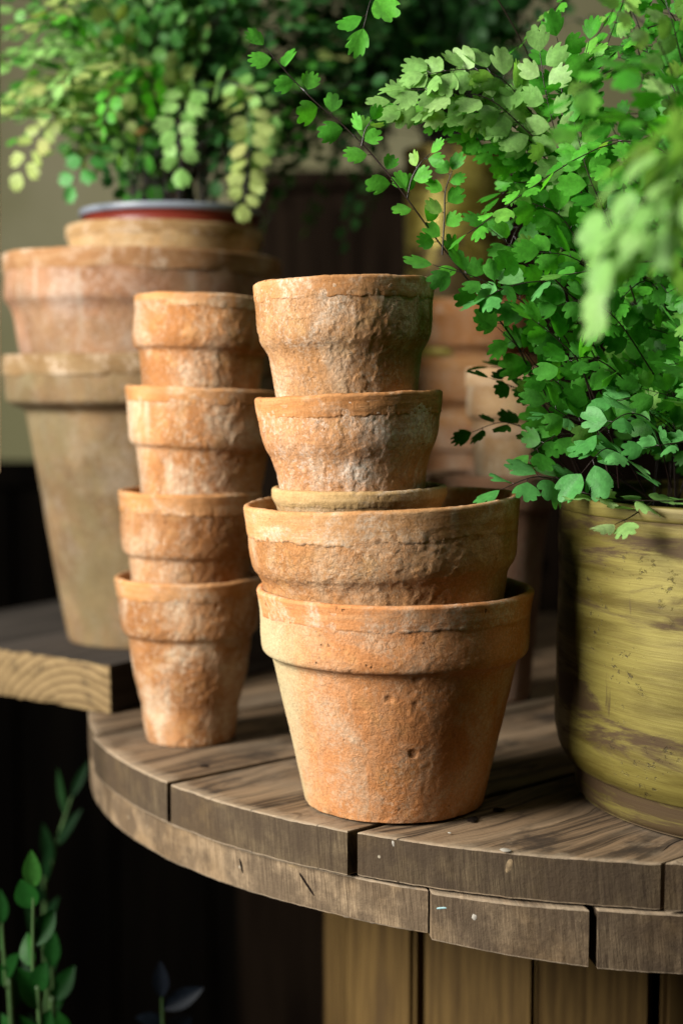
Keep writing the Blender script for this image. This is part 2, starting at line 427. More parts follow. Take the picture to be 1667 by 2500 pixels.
# specks, a pale knot and a split on the worn wood, each a small flattened lump on the surface
def speck(name, p, nrm, m, a, b, rot=0.0, thick=0.0004, seed=0):
    nrm = nrm.normalized(); t = nrm.orthogonal().normalized()
    if abs(nrm.z) < 0.5: t = Vector((-nrm.y, nrm.x, 0)).normalized()
    bt = nrm.cross(t); t, bt = t * math.cos(rot) + bt * math.sin(rot), bt * math.cos(rot) - t * math.sin(rot)
    v = [p - DC.to_3d() + nrm * thick]; N = 22
    for ring, hgt in ((0.6, 0.9), (1.0, -0.6)):
        for i in range(N):
            th = 2 * PI * i / N; w = ring * (1 + 0.28 * noise.noise(Vector((math.cos(th) * 1.5, math.sin(th) * 1.5, seed))))
            v.append(p - DC.to_3d() + t * (math.cos(th) * a * w) + bt * (math.sin(th) * b * w) + nrm * thick * hgt)
    f = [(0, 1 + i, 1 + (i + 1) % N) for i in range(N)] + [(1 + i, 1 + N + i, 1 + N + (i + 1) % N, 1 + (i + 1) % N) for i in range(N)]
    return link(name, mesh(v, f), m, drum)
def on_edge(dx, z, R):
    bpy.context.view_layer.update()
    p, n = on_edge0(dx, z, R)
    ok, loc, nn, _i, _o, _m = scene.ray_cast(bpy.context.evaluated_depsgraph_get(), p + n * 0.05, -n, distance=0.08)
    return (loc, n) if ok else (p, n)
def on_edge0(dx, z, R):
    g = ground(dx, 1900, 0); px = dx * S; sx = (px - 833.5) / F_PX
    d = Vector((sx, 1)).normalized(); oc = -DC; b = oc.dot(d); q = b * b - (oc.dot(oc) - R * R)
    p = d * (-b - math.sqrt(q)); n = (p - DC).normalized()
    return Vector((p.x, p.y, z)), Vector((n.x, n.y, 0))
drop_m = plain('white_paint_drop', (0.36, 0.33, 0.28), 0.6, 0.3, 0.2, 300)
knot_m = plain('pale_knot_wood', (0.24, 0.17, 0.095), 0.8, 0.2, 0.4, 400)
split_m = plain('dark_split', (0.012, 0.008, 0.006), 1.0, 0.05, 0.3, 200)
blue_m = plain('blue_paint_fleck', (0.30, 0.48, 0.50), 0.6, 0.3, 0.2, 300)
up = Vector((0, 0, 1))
speck('paint_drop', ground(1160, 1951, 0.0), up, drop_m, 0.0030, 0.0034, 0, 0.0003, 1)
speck('paint_drop', ground(1032, 1912, 0.0), up, drop_m, 0.0010, 0.0012, 0, 0.0002, 2)
speck('dark_knot', ground(1072, 1836, 0.0), up, split_m, 0.0075, 0.0065, 0, 0.0003, 3)
speck('dark_knot', ground(1145, 1858, 0.0), up, split_m, 0.0038, 0.0040, 0, 0.0003, 4)
speck('dark_knot', ground(1085, 1881, 0.0), up, split_m, 0.0060, 0.0030, 0.5, 0.0003, 5)
speck('dark_knot', ground(838, 1862, 0.0), up, split_m, 0.0030, 0.0032, 0.4, 0.0003, 6)
speck('dark_knot', ground(470, 1760, 0.0), up, split_m, 0.0050, 0.0050, 0.4, 0.0003, 7)
for q, (dx, zz, a_, b_, m_, r_, nm) in enumerate(((1176, -0.0085, 0.0022, 0.0048, knot_m, -0.25, 'pale_knot'), 
        (900, -0.0045, 0.0009, 0.0022, drop_m, 0.2, 'paint_drop'))):
    p, n = on_edge(dx, zz, DR + 0.0012); speck(nm, p, n, m_, a_, b_, r_, 0.00025, 10 + q)
for q, (dx, zz, a_, b_, m_, r_, nm) in enumerate(((1018, -0.0375, 0.0040, 0.0008, blue_m, 0.2, 'paint_fleck'), (1096, -0.040, 0.0018, 0.0020, drop_m, 0, 'paint_drop'),
        (698, -0.040, 0.0012, 0.0085, split_m, 0.75, 'wood_split'), (668, -0.031, 0.0052, 0.0012, knot_m, 0.15, 'splinter'), (545, -0.040, 0.0012, 0.006, split_m, 0.3, 'wood_split'))):
    p, n = on_edge(dx, zz, DR + 0.0022 + (-0.004 if dx < 960 else 0)); speck(nm, p, n, m_, a_, b_, r_, 0.00025, 20 + q)

# ------------------------------------------------------------------ the thick plank at the left
def build_plank():
    c0 = ground(252, 1640, 0.001); c0.z = 0
    c1 = ground(0, 1597, 0.001)
    u = Vector((c0.x - c1.x, c0.y - c1.y)).normalized()      # along the end, to the right
    v = Vector((-u.y, u.x))                                  # away from us
    if v.y < 0: v = -v
    h = at(252, 1533, c0.y).z
    Wd, L = 0.29, 0.62
    o = empty('wooden_plank', (c0.x, c0.y, 0.0015), (0, 0, math.atan2(u.y, u.x)))
    k = NT('end_grain'); co = k.coord(); x, y, z = k.sep(co)
    r = k.math('SQRT', k.math('ADD', k.math('POWER', k.math('ADD', x, 0.035), 2.0), k.math('POWER', k.math('SUBTRACT', z, -0.055), 2.0)))
    r = k.math('ADD', r, k.math('MULTIPLY', k.noise(co, 30, 3), 0.008))
    ring = k.math('FRACT', k.math('MULTIPLY', r, 135))
    col = k.mix(k.ss(ring, 0.2, 0.95), (0.26, 0.178, 0.080), (0.115, 0.070, 0.029))
    blot = k.noise(k.mapping(co, (3, 0, 1)), 55, 5, 0.65)
    col = k.mix(k.ss(blot, 0.55, 0.68, 0, 0.85), col, (0.06, 0.038, 0.018))
    endm = k.done(col, 0.85, k.bump(k.noise(co, 300, 3), 0.0006, 0.6))
    k = NT('dark_plank_side'); co = k.coord()
    g = k.noise(k.mapping(co, (0, 0, 0), (0, 0, 0), (1, 0.05, 1)), 90, 5, 0.6)
    sidem = k.done(k.mix(k.ss(g, 0.35, 0.7), (0.022, 0.017, 0.013), (0.065, 0.052, 0.042)), 0.9, k.bump(g, 0.001, 0.6))
    bm = bmesh.new(); nx, nz = 40, 6; rnd = random.Random(4)
    grid = {}
    # a rounded box, the end face subdivided and roughened
    for i in range(nx + 1):
        for j in range(nz + 1):
            e = (i in (0, nx)) + (j in (0, nz))
            grid[i, j] = bm.verts.new((-Wd * i / nx - (0.0008 if False else 0), -abs(rnd.gauss(0, 0.0007)) + (0.0015 if e else 0), h * j / nz + (rnd.gauss(0, 0.0006) if j in (0, nz) else 0)))
    back = {}
    for i in range(nx + 1):
        for j in (0, nz): back[i, j] = bm.verts.new((-Wd * i / nx, L, h * j / nz))
    for i in range(nx):
        for j in range(nz):
            bm.faces.new((grid[i, j], grid[i + 1, j], grid[i + 1, j + 1], grid[i, j + 1])).material_index = 0
        bm.faces.new((grid[i, nz], grid[i + 1, nz], back[i + 1, nz], back[i, nz])).material_index = 1
        bm.faces.new((grid[i, 0], back[i, 0], back[i + 1, 0], grid[i + 1, 0])).material_index = 1
        bm.faces.new((back[i, 0], back[i, nz], back[i + 1, nz], back[i + 1, 0])).material_index = 1
    for i in (0, nx):
        bm.faces.new([grid[i, j] for j in range(nz + 1)] + [back[i, nz], back[i, 0]]).material_index = 1
    bmesh.ops.recalc_face_normals(bm, faces=bm.faces)
    me = bpy.data.meshes.new('mesh'); bm.to_mesh(me); bm.free()
    link('board', me, [endm, sidem], o, False)
    tag(o, 'thick sawn plank with pale ringed end grain under the large pots', 'plank')
    return h + 0.0015
PLANK_Z = build_plank()

# ------------------------------------------------------------------ terracotta pots
GF = 'terracotta pots stacked at the front'; GL = 'terracotta pots in the tall narrow stack'
GB = 'large terracotta pots stacked on the plank'; GR = 'terracotta pots stacked at the back'

def pot(label, group, axis, Y, prof, band, seed, body_m, rim_m, tilt=0.0, tilt_x=0.0, base_z=None, hi=False, wall=0.0055,
        ragged=0.0012, lump=0.0007, pits=(), rough=1.0, name='terracotta_pot', proud=0.0004, yaw=0.0):
    """prof: (grid y, grid radius) from the rim down, measured on the silhouette; band: grid y where the smooth lip ends"""
    ax = at(axis, prof[0][0], Y)
    def rz(dy, r): return (at(axis + r, dy, Y).x - at(axis, dy, Y).x, at(axis, dy, Y).z)
    P = [rz(*q) for q in prof]
    zb = rz(band, 1)[1]
    if base_z is not None:
        P[-1] = (P[-1][0], base_z)
    z0 = P[-1][1]
    P = [(r, z - z0) for r, z in P]; zb -= z0
    Htot = P[0][1]
    axb = at(axis, prof[-1][0], Y)
    root = empty(name, (axb.x, Y, z0), (tilt_x, tilt, yaw))
    tag(root, label, 'flower pot', group)
    segs = 440 if hi else 120
    stp = 0.0008 if hi else 0.003
    sm = smoothprof(P, 8)
    rb = min(r for r, z in sm)
    sv = Vector((seed * 7.3, seed * 3.1, seed * 1.7))
    def edge(th):
        q = Vector((math.cos(th), math.sin(th), seed))
        return zb + ragged * (noise.noise(q * 2.2) * 1.3 + noise.noise(q * 9) * 0.8 + noise.noise(q * 32) * 0.6 + noise.noise(q * 75) * 0.35)
    # ---- body: base centre, out, up the outside to under the lip, over, down the inside
    out = [(r, z) for r, z in sm if z < Htot - 0.003]
    outer = resample(list(reversed(out)), stp)
    nb = 4
    br = outer[0][0]
    bottom = [(0.0001, 0.0015), (br * 0.5, 0.001), (br - 0.003, 0.0)]
    rounding = [(br - 0.0015, 0.0003)]
    top_r, top_z = outer[-1]
    inner = resample([(top_r - wall + 0.001, top_z)] + [(max(0.004, r - wall), z) for r, z in sm if 0.012 < z < top_z - 0.002][::4] + [(br - wall, 0.010), (0.0001, 0.010)], 0.004)
    full = bottom + rounding + outer + inner
    i0 = len(bottom) + len(rounding); i1 = i0 + len(outer)
    def disp(r, z, th, c, s, i):
        if i < i0 - 2: return r, z
        p = Vector((r * c, r * s, z)) + sv
        if i < i1:
            d = fbm(p * 22, 3) * lump * 0.6
            if hi:
                f = fbm(p * 120, 3)
                d += (sstep(-0.02, 0.08, f) - 0.5) * 0.00034 * rough + noise.noise(p * 330) * 0.00020 * rough
            # the wall steps back a little under the ragged edge of the lip
            e = edge(th)
            if z < e: d -= 0.00012 * rough
            for (pt, pz, pr, pd) in pits:
                dd = math.hypot((((th - pt + PI) % (2 * PI)) - PI) * r, (z - pz) * 1.25)
                if dd < pr * 2:
                    dd += noise.noise(p * 300) * pr * 0.35
                    d -= pd * (1 - sstep(pr * 0.6, pr, dd))
            if z < 0.006: 
                d -= max(0, noise.noise(p * 110)) * 0.0016 * (1 - z / 0.006)
            return r + d, z
        return r, z
    v, f = lathe(full, segs, disp)
    body = link('body', mesh(v, f), body_m, root)
    # ---- lip: a thin smooth band, its lower edge ragged
    lipw = 0.0055
    ro = [(r + proud, z) for r, z in sm if z > zb - 0.0005]
    if len(ro) < 2: ro = [(sm[0][0] + proud, Htot), (sm[1][0] + proud, zb)]
    rr = list(reversed(resample(ro, stp)))           # from the bottom of the band up
    zt = rr[-1][1]; rt = rr[-1][0]
    under = [(rr[0][0] - proud - 0.0007, rr[0][1] - 0.0008)]
    lip = [(rt - 0.0004, zt + 0.0010), (rt - 0.0016, zt + 0.0017), (rt - lipw * 0.55, zt + 0.0019), (rt - lipw + 0.001, zt + 0.0012), (rt - lipw, zt - 0.001)]
    ins = [(rt - lipw - 0.0004 - 0.08 * q, zt - q) for q in (0.004, 0.008, 0.012, 0.018)]
    prof2 = under + rr + lip + ins
    nr = len(rr)
    def disp2(r, z, th, c, s, i):
        p = Vector((r * c, r * s, z)) + sv
        e = edge(th)
        q = max(0.0, min(1.0, (z - zb) / max(1e-5, zt - zb)))
        zz = e + (z - zb) * (zt - e) / (zt - zb) if i <= nr else z
        d = fbm(p * 20, 2) * lump * 0.7
        if hi and i <= nr:
            d += noise.noise(Vector((th * 2.0, seed, z * 700))) * 0.00016
            d += noise.noise(p * 170) * 0.00022
        if i <= nr and q < 0.45:
            m = noise.noise(Vector((c * 4, s * 4, seed + 9.1))) + 0.6 * noise.noise(Vector((c * 13, s * 13, seed)))
            d -= proud * (1.0 - q / 0.45) * sstep(0.25, -0.35, m) * 1.5
        if i > nr - 3: zz += noise.noise(Vector((c * 3, s * 3, seed))) * 0.0007 + (noise.noise(Vector((c * 17, s * 17, seed))) * 0.0003)
        return r + d, zz
    v, f = lathe(prof2, segs, disp2)
    link('rim', mesh(v, f), rim_m, root)
    return root, P

# front stack
pA = ground(905, 1832); YA = pA.y
profA = [(1352, 316), (1375, 312), (1410, 308), (1450, 307), (1474, 305), (1488, 300), (1497, 287), (1512, 278), (1560, 267), (1620, 253), (1690, 236), (1760, 220), (1810, 209), (1832, 204)]
def pit_on(dx, dy, axis, r_grid, Y, z0, pr, pd):
    th = -PI / 2 + math.asin(max(-0.95, min(0.95, (dx - axis) / r_grid)))
    rr = (at(axis + r_grid, dy, Y).x - at(axis, dy, Y).x)
    z = at(dx, dy, Y - rr * math.cos(math.asin((dx - axis) / r_grid))).z
    return (th, z - z0, pr, pd)
pitsA = [pit_on(885, 1605, 905, 257, YA, 0, .0032, 0.00072), pit_on(942, 1560, 905, 266, YA, 0, .0036, 0.00072), pit_on(938, 1617, 905, 255, YA, 0, .0028, 0.00054),
         pit_on(935, 1730, 905, 228, YA, 0, .0038, 0.00084), pit_on(830, 1632, 905, 250, YA, 0, .0022, 0.00048), pit_on(1015, 1690, 905, 238, YA, 0, .0024, 0.00048), pit_on(815, 1540, 905, 268, YA, 0, .002, 0.00042)]
pot('orange terracotta pot with sharp collar at the bottom of the front stack', GF, 905, YA, profA, 1402, 1,
    terracotta(1, (0.54, 0.215, 0.068), (0.46, 0.175, 0.055), (0.58, 0.41, 0.27), 0.75, 0.6, stain=(-0.85, 0.1, 0.028, 0.062, (0.46, 0.39, 0.22))),
    rim_clay(1, (0.53, 0.22, 0.078), (0.60, 0.33, 0.16)), base_z=0.0008, hi=True, pits=pitsA, lump=0.0004, rough=0.45, ragged=0.0010, wall=0.0045, proud=0.0003)
profB = [(1150, 314), (1180, 311), (1212, 308), (1240, 307), (1272, 303), (1291, 297), (1304, 288), (1324, 280), (1370, 273), (1430, 262), (1500, 246)]
pot('wide rough terracotta pot with flaking pale rim, second from the bottom of the front stack', GF, 889, YA, profB, 1213, 2,
    terracotta(2, (0.47, 0.215, 0.072), (0.35, 0.150, 0.048), (0.58, 0.44, 0.30), 0.40, 0.9), rim_clay(2, (0.49, 0.245, 0.095), (0.60, 0.38, 0.20)),
    tilt=math.radians(-2.4), tilt_x=math.radians(0.5), hi=True, ragged=0.0020, lump=0.0006, rough=1.2, proud=0.0005)
profC = [(1122, 200), (1140, 199), (1165, 188), (1200, 180), (1300, 165), (1400, 145)]
pot('buff coloured pot nested in the wide rough pot so that only its rim shows', GF, 828, YA, profC, 1150, 3,
    terracotta(3, (0.42, 0.25, 0.105), (0.33, 0.185, 0.07), (0.55, 0.42, 0.28), 0.4, 0.6), rim_clay(3, (0.44, 0.28, 0.12), (0.52, 0.36, 0.18)),
    tilt=math.radians(-0.8), hi=True, ragged=0.0006, lump=0.0006, rough=0.4)
profD = [(911, 214), (930, 212), (945, 210), (970, 207), (1002, 202), (1024, 195), (1040, 186), (1057, 179), (1082, 173), (1110, 168), (1135, 165), (1200, 155)]
pot('terracotta pot with white lime bloom, second from the top of the front stack', GF, 813, YA - 0.005, profD, 952, 4,
    terracotta(4, (0.47, 0.205, 0.064), (0.34, 0.140, 0.044), (0.68, 0.58, 0.47), 1.0, 0.85), rim_clay(4, (0.43, 0.19, 0.065), (0.54, 0.29, 0.13)),
    tilt=math.radians(-2.6), tilt_x=math.radians(-0.5), hi=True, ragged=0.0012, lump=0.0003, rough=1.0)
profE = [(654, 206), (680, 205), (700, 203), (740, 201), (768, 198), (787, 192), (801, 183), (818, 176), (850, 170), (900, 163), (960, 156)]
pot('brown terracotta pot with scaly upper wall at the top of the front stack', GF, 797, YA - 0.005, profE, 692, 5,
    terracotta(5, (0.42, 0.200, 0.070), (0.30, 0.140, 0.047), (0.63, 0.52, 0.40), 0.65, 0.85), rim_clay(5, (0.42, 0.20, 0.075), (0.52, 0.30, 0.14)),
    tilt=math.radians(-1.6), tilt_x=math.radians(-0.3), hi=True, ragged=0.0010, lump=0.0003, rough=1.1)

# the narrow stack at its left
pF = ground(440, 1694); YF = pF.y
def tc(seed, amount=0.6, b=1.0, **kw): return terracotta(seed, (0.50 * b, 0.215 * b, 0.066 * b), (0.30 * b, 0.122 * b, 0.038 * b), (0.62, 0.50, 0.36), amount + 0.2, 0.6, **kw)
pot('slender terracotta pot with mottled pale blotches, bottom of the tall narrow stack', GL, 439, YF, [(1325, 169), (1350, 166), (1372, 163), (1405, 160), (1428, 157), (1444, 152), (1454, 142), (1468, 139), (1500, 135), (1560, 125), (1610, 112), (1640, 109), (1680, 103), (1694, 100)], 1360, 6,
    tc(6, 0.75, 0.90), rim_clay(6), base_z=0.0008, hi=True, lump=0.0010, ragged=0.0010)
pot('terracotta pot with shallow smooth rim, second from the bottom of the narrow stack', GL, 437, YF, [(1130, 163), (1155, 160), (1180, 159), (1220, 159), (1248, 156), (1264, 151), (1274, 142), (1290, 139), (1320, 135), (1350, 132), (1450, 118)], 1168, 7,
    tc(7, 0.35, 0.80), rim_clay(7), tilt=math.radians(0.6), hi=True, lump=0.0008, ragged=0.0010)
pot('terracotta pot with pale vertical drips, second from the top of the narrow stack', GL, 459, YF, [(898, 180), (920, 177), (940, 175), (985, 171), (1008, 168), (1022, 163), (1032, 153), (1048, 149), (1085, 144), (1115, 139), (1200, 130)], 925, 8,
    tc(8, 0.7, streak=0.7), rim_clay(8), tilt=math.radians(2.6), tilt_x=math.radians(-1.0), hi=True, lump=0.0008, ragged=0.0010)
pot('dented terracotta pot with light smooth rim at the top of the narrow stack', GL, 460, YF, [(690, 157), (715, 155), (740, 157), (772, 159), (790, 157), (803, 153), (812, 144), (826, 141), (850, 139), (880, 135), (960, 126)], 716, 9,
    tc(9, 0.45, 1.06), rim_clay(9), tilt=math.radians(2.2), tilt_x=math.radians(-1.5), hi=True, lump=0.0012, ragged=0.0010)

# large pots on the plank
pG = ground(332, 1462, PLANK_Z); YG = pG.y
pot('large ochre terracotta pot with a heavy collar standing on the plank', GB, 332, YG, [(822, 307.2), (850, 307.2), (905, 305.2), (924, 297.4), (940, 264.4), (965, 256.6), (1100, 233.3), (1250, 209.0), (1400, 182.7), (1462, 171.1)], 862, 10,
    terracotta(10, (0.25, 0.150, 0.066), (0.14, 0.085, 0.040), (0.30, 0.25, 0.185), 0.6, 0.9, green=0.6), rim_clay(10, (0.22, 0.135, 0.060), (0.30, 0.22, 0.12)), base_z=PLANK_Z + 0.0008, wall=0.011, proud=0.0012)
pot('large brown broad-collared terracotta pot nested in the ochre pot on the plank', GB, 330, YG, [(600, 313.0), (635, 311.0), (660, 312.0), (695, 312.0), (715, 299.4), (735, 291.6), (800, 279.9), (900, 257.6)], 640, 11,
    terracotta(11, (0.33, 0.155, 0.070), (0.19, 0.085, 0.040), (0.50, 0.40, 0.32), 0.6, 0.9, green=0.3, streak=0.55), rim_clay(11, (0.29, 0.145, 0.062), (0.40, 0.25, 0.13)), tilt=math.radians(0.8), wall=0.010, proud=0.0012)
pot('buff terracotta pot showing only its upper rim under the red plastic pot', GB, 378, YG, [(533, 224), (555, 222), (580, 216), (640, 205), (760, 180)], 558, 12,
    terracotta(12, (0.46, 0.27, 0.11), (0.34, 0.19, 0.08), (0.55, 0.43, 0.28), 0.5), rim_clay(12, (0.31, 0.185, 0.080), (0.42, 0.29, 0.15)), tilt=math.radians(1.2), wall=0.008)

def simple_pot(name, label, cat, axis, Y, prof, body_m, rim_m, rim_to, group=None, wall=0.003, segs=128, base_z=None, proud=0.0012, rim_name='rim', lipw=0.004):
    def rz(dy, r): return (at(axis + r, dy, Y).x - at(axis, dy, Y).x, at(axis, dy, Y).z)
    P = [rz(*q) for q in prof]; zr = rz(rim_to, 1)[1]
    if base_z is not None: P[-1] = (P[-1][0], base_z)
    z0 = P[-1][1]; P = [(r, z - z0) for r, z in P]; zr -= z0
    c = at(axis, prof[-1][0], Y)
    root = empty(name, (c.x, Y, z0)); tag(root, label, cat, group)
    out = resample(list(reversed(P)), 0.004)
    full = [(0.0001, 0.001), (out[0][0] - 0.002, 0)] + out + [(out[-1][0] - wall, out[-1][1] - 0.0003)] + resample([(r - wall, z) for r, z in P if z > 0.01] + [(P[-1][0] - wall, 0.008), (0.0001, 0.008)], 0.01)
    v, f = lathe(full, segs); link('body', mesh(v, f), body_m, root)
    rt, zt = P[0]
    ro = [(r + proud, z) for r, z in resample(P, 0.003) if z >= zr]
    prof2 = [(ro[-1][0] - proud * 1.5, ro[-1][1])] + list(reversed(ro)) + [(rt + proud * 0.6, zt + 0.0012), (rt - lipw * 0.5, zt + 0.0018), (rt - lipw, zt + 0.0010), (rt - lipw - 0.0005, zt - 0.004)]
    v, f = lathe(prof2, segs); link(rim_name, mesh(v, f), rim_m, root)
    return root, P, z0

red = plain('red_plastic', (0.17, 0.024, 0.014), 0.35, 0.5, 0.1, 12)
grey = plain('grey_plastic', (0.19, 0.21, 0.25), 0.35, 0.5, 0.1, 12)
soil_m = plain('dark_soil', (0.018, 0.012, 0.008), 1.0, 0.1, 0.5, 200)
def soil(parent, r, z):
    rnd = random.Random(int(r * 1e5)); v = []; f = []; N = 48; M = 14
    v.append((0, 0, z))
    for j in range(1, M + 1):
        for i in range(N):
            th = 2 * PI * i / N; q = r * j / M
            v.append((q * math.cos(th), q * math.sin(th), z + noise.noise(Vector((q * math.cos(th), q * math.sin(th), r)) * 70) * 0.004))
    for i in range(N): f.append((0, 1 + i, 1 + (i + 1) % N))
    for j in range(M - 1):
        for i in range(N):
            a = 1 + j * N; b = a + N
            f.append((a + i, b + i, b + (i + 1) % N, a + (i + 1) % N))
    return link('soil', mesh(v, f), soil_m, parent)

r4, P4, z4 = simple_pot('plastic_pot', 'red plastic pot with a grey rim holding the yellowing fern at the left', 'flower pot', 395, YG,
                        [(492, 205), (503, 204), (507, 197), (545, 193), (650, 160)], red, grey, 504, lipw=0.003)
soil(r4, P4[1][0] - 0.006, P4[1][1] - 0.004)

# pots at the back
def brass(seed, metal=0.3, shade=1.0, gloss=0.0):
    k = NT('aged_brass'); co0 = k.coord(); x, y, z = k.sep(co0)
    th = k.math('ARCTAN2', y, x)
    u = k.math('MULTIPLY', th, 0.145)
    tilt = k.math('ADD', z, k.math('MULTIPLY', k.math('SUBTRACT', k.noise(co0, 8, 2), 0.5), 0.007))
    br = k.noise(k.comb(k.math('MULTIPLY', u, 14), k.math('MULTIPLY', tilt, 620), seed), 1.0, 5, 0.7)
    br2 = k.noise(k.comb(k.math('MULTIPLY', u, 7), k.math('MULTIPLY', tilt, 60), seed + 3.0), 1.0, 6, 0.65, 0.4)
    co = k.comb(u, z, seed * 1.7)
    col = k.mix(k.ss(br2, 0.35, 0.65), (0.14 * shade, 0.105 * shade, 0.016 * shade), (0.335 * shade, 0.28 * shade, 0.064 * shade))
    col = k.mix(k.ss(br, 0.40, 0.72, 0, 0.5), col, (0.17 * shade, 0.115 * shade, 0.02 * shade))
    pat = k.noise(k.mapping(co, (0.6, 0.2, 0), (0, 0, 0), (8, 46, 1)), 1.0, 8, 0.68, 0.5)
    band = k.noise(k.mapping(co, (0.1, 0.5, 0), (0, 0, 0), (3, 16, 1)), 1.0, 3, 0.5)
    pm = k.ss(k.math('ADD', pat, k.math('MULTIPLY', k.math('SUBTRACT', band, 0.5), 0.85)), 0.465, 0.60)
    col = k.mix(k.math('MULTIPLY', pm, 0.85), col, (0.055, 0.028, 0.014))
    sp = k.noise(k.mapping(co, (0.2, 0.9, 0), (0, 0, 0), (1, 1.3, 1)), 150, 5, 0.7)
    sel = k.noise(co, 22, 3)
    sm = k.math('MULTIPLY', k.ss(sp, 0.57, 0.64), k.ss(sel, 0.53, 0.63))
    col = k.mix(k.math('MULTIPLY', sm, 0.8), col, (0.05, 0.036, 0.014))
    drip = k.noise(k.mapping(co, (0.7, 0.1, 0), (0, 0, 0), (90, 11, 1)), 1.0, 4, 0.6)
    col = k.mix(k.ss(drip, 0.64, 0.70, 0, 0.7), col, (0.07, 0.045, 0.018))
    rough = k.ss(k.math('ADD', pm, br), 0.3, 1.2, 0.50 - gloss, 0.70 - gloss)
    n = k.bump(br, 0.0003, 0.5); n = k.bump(sm, -0.0005, 0.6, n)
    return k.done(col, rough, n, metal, 0.4)

YH = 1.40
pot('orange terracotta pot holding the dull brass bucket at the back', GR, 1085, YH, [(697, 152), (728, 150), (750, 148), (790, 146), (800, 140), (808, 126), (860, 119), (930, 110)], 729, 13,
    terracotta(13, (0.50, 0.21, 0.07), (0.36, 0.15, 0.05), (0.55, 0.42, 0.30), 0.5, 0.8), rim_clay(13, (0.48, 0.19, 0.06), (0.55, 0.27, 0.10)))
pot('blotched terracotta pot in the middle of the back stack', GR, 1085, YH, [(826, 152), (860, 150), (912, 148), (922, 142), (930, 128), (990, 120), (1060, 112)], 850, 14,
    terracotta(14, (0.48, 0.22, 0.08), (0.36, 0.15, 0.05), (0.56, 0.45, 0.33), 0.6, 0.8), rim_clay(14))
pot('terracotta pot under the blotched one, lowest of the back stack', GR, 1085, YH, [(948, 152), (975, 150), (1020, 148), (1030, 142), (1038, 130), (1100, 122), (1300, 108), (1500, 90)], 975, 15,
    terracotta(15, (0.44, 0.20, 0.08), (0.32, 0.135, 0.05), (0.55, 0.44, 0.33), 0.6, 0.8), rim_clay(15), base_z=0.0008)
YS = 1.19
wm = dict(base=(0.46, 0.28, 0.13), brown=(0.34, 0.19, 0.085), pale=(0.66, 0.56, 0.41), amount=0.8)
pot('small whitish pot on top of the short stack beside the green fern', 'small whitish pots behind the fern', 1165, YS, [(850, 96), (875, 97), (900, 95), (948, 95), (958, 91), (966, 83), (985, 80), (1030, 75), (1080, 70)], 890, 16,
    terracotta(16, **wm), rim_clay(16, (0.50, 0.32, 0.17), (0.60, 0.45, 0.28)), lump=0.0008)
pot('small whitish pot under its twin, showing greyer flanks', 'small whitish pots behind the fern', 1168, YS, [(985, 88), (1010, 86), (1040, 84), (1100, 77), (1180, 68)], 1005, 17,
    terracotta(17, **wm), rim_clay(17, (0.42, 0.27, 0.16), (0.52, 0.40, 0.28)), lump=0.0008)
pot('dusky brown terracotta pot with thick rim standing behind the wide rough pot', GR, 1120, YS, [(1090, 150), (1120, 148), (1160, 145), (1180, 135), (1300, 120), (1610, 95)], 1110, 18,
    terracotta(18, (0.27, 0.14, 0.08), (0.19, 0.09, 0.055), (0.36, 0.27, 0.21), 0.5, 0.8), rim_clay(18, (0.27, 0.15, 0.09), (0.36, 0.23, 0.15)), base_z=0.0008)
rJ, PJ, zJ = simple_pot('brass_bucket', 'dull blurred brass bucket standing in the orange pot at the back', 'bucket', 1040, YH,
                        [(350, 116), (357, 115), (700, 113), (820, 112)], brass(3.0, 0.35, 1.9, 0.12), brass(4.0, 0.35, 1.7, 0.12), 357, segs=96)
soil(rJ, PJ[0][0] - 0.005, PJ[0][1] - 0.012)
def build_shade_cabinet():
    k = NT('shade_black_wood'); co = k.coord()
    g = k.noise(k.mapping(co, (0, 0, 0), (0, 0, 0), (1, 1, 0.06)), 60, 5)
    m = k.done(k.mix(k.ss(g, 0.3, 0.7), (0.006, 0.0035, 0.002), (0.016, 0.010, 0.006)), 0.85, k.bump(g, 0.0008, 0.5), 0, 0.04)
    pl = at(520, 395, 1.88); pr = at(1800, 395, 1.88)
    root = empty('shade_cabinet', ((pl.x + pr.x) / 2, 1.88, -0.75)); tag(root, 'low near-black cabinet added to stand for the shade behind the back pots', 'shade_cabinet')  # added to darken the background, its near-black colour carries the shade
    wd = (pr.x - pl.x) / 2; h = pl.z + 0.75
    def bx(name, x0, x1, y0, y1, z0, z1, par=root):
        bm = bmesh.new(); bmesh.ops.create_cube(bm, size=1)
        for vv in bm.verts: vv.co = ((x0 + x1) / 2 + vv.co.x * (x1 - x0), (y0 + y1) / 2 + vv.co.y * (y1 - y0), (z0 + z1) / 2 + vv.co.z * (z1 - z0))
        bmesh.ops.bevel(bm, geom=bm.edges[:], offset=0.003, segments=2, affect='EDGES')
        me = bpy.data.meshes.new('mesh'); bm.to_mesh(me); bm.free()
        return link(name, me, m, par, False)
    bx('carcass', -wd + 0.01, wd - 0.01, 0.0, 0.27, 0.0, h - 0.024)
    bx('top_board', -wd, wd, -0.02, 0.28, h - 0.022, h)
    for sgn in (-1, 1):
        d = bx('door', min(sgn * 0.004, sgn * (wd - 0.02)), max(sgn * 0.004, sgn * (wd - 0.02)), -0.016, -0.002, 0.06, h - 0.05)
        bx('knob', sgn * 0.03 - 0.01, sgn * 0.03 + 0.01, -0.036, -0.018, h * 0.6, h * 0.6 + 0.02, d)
build_shade_cabinet()

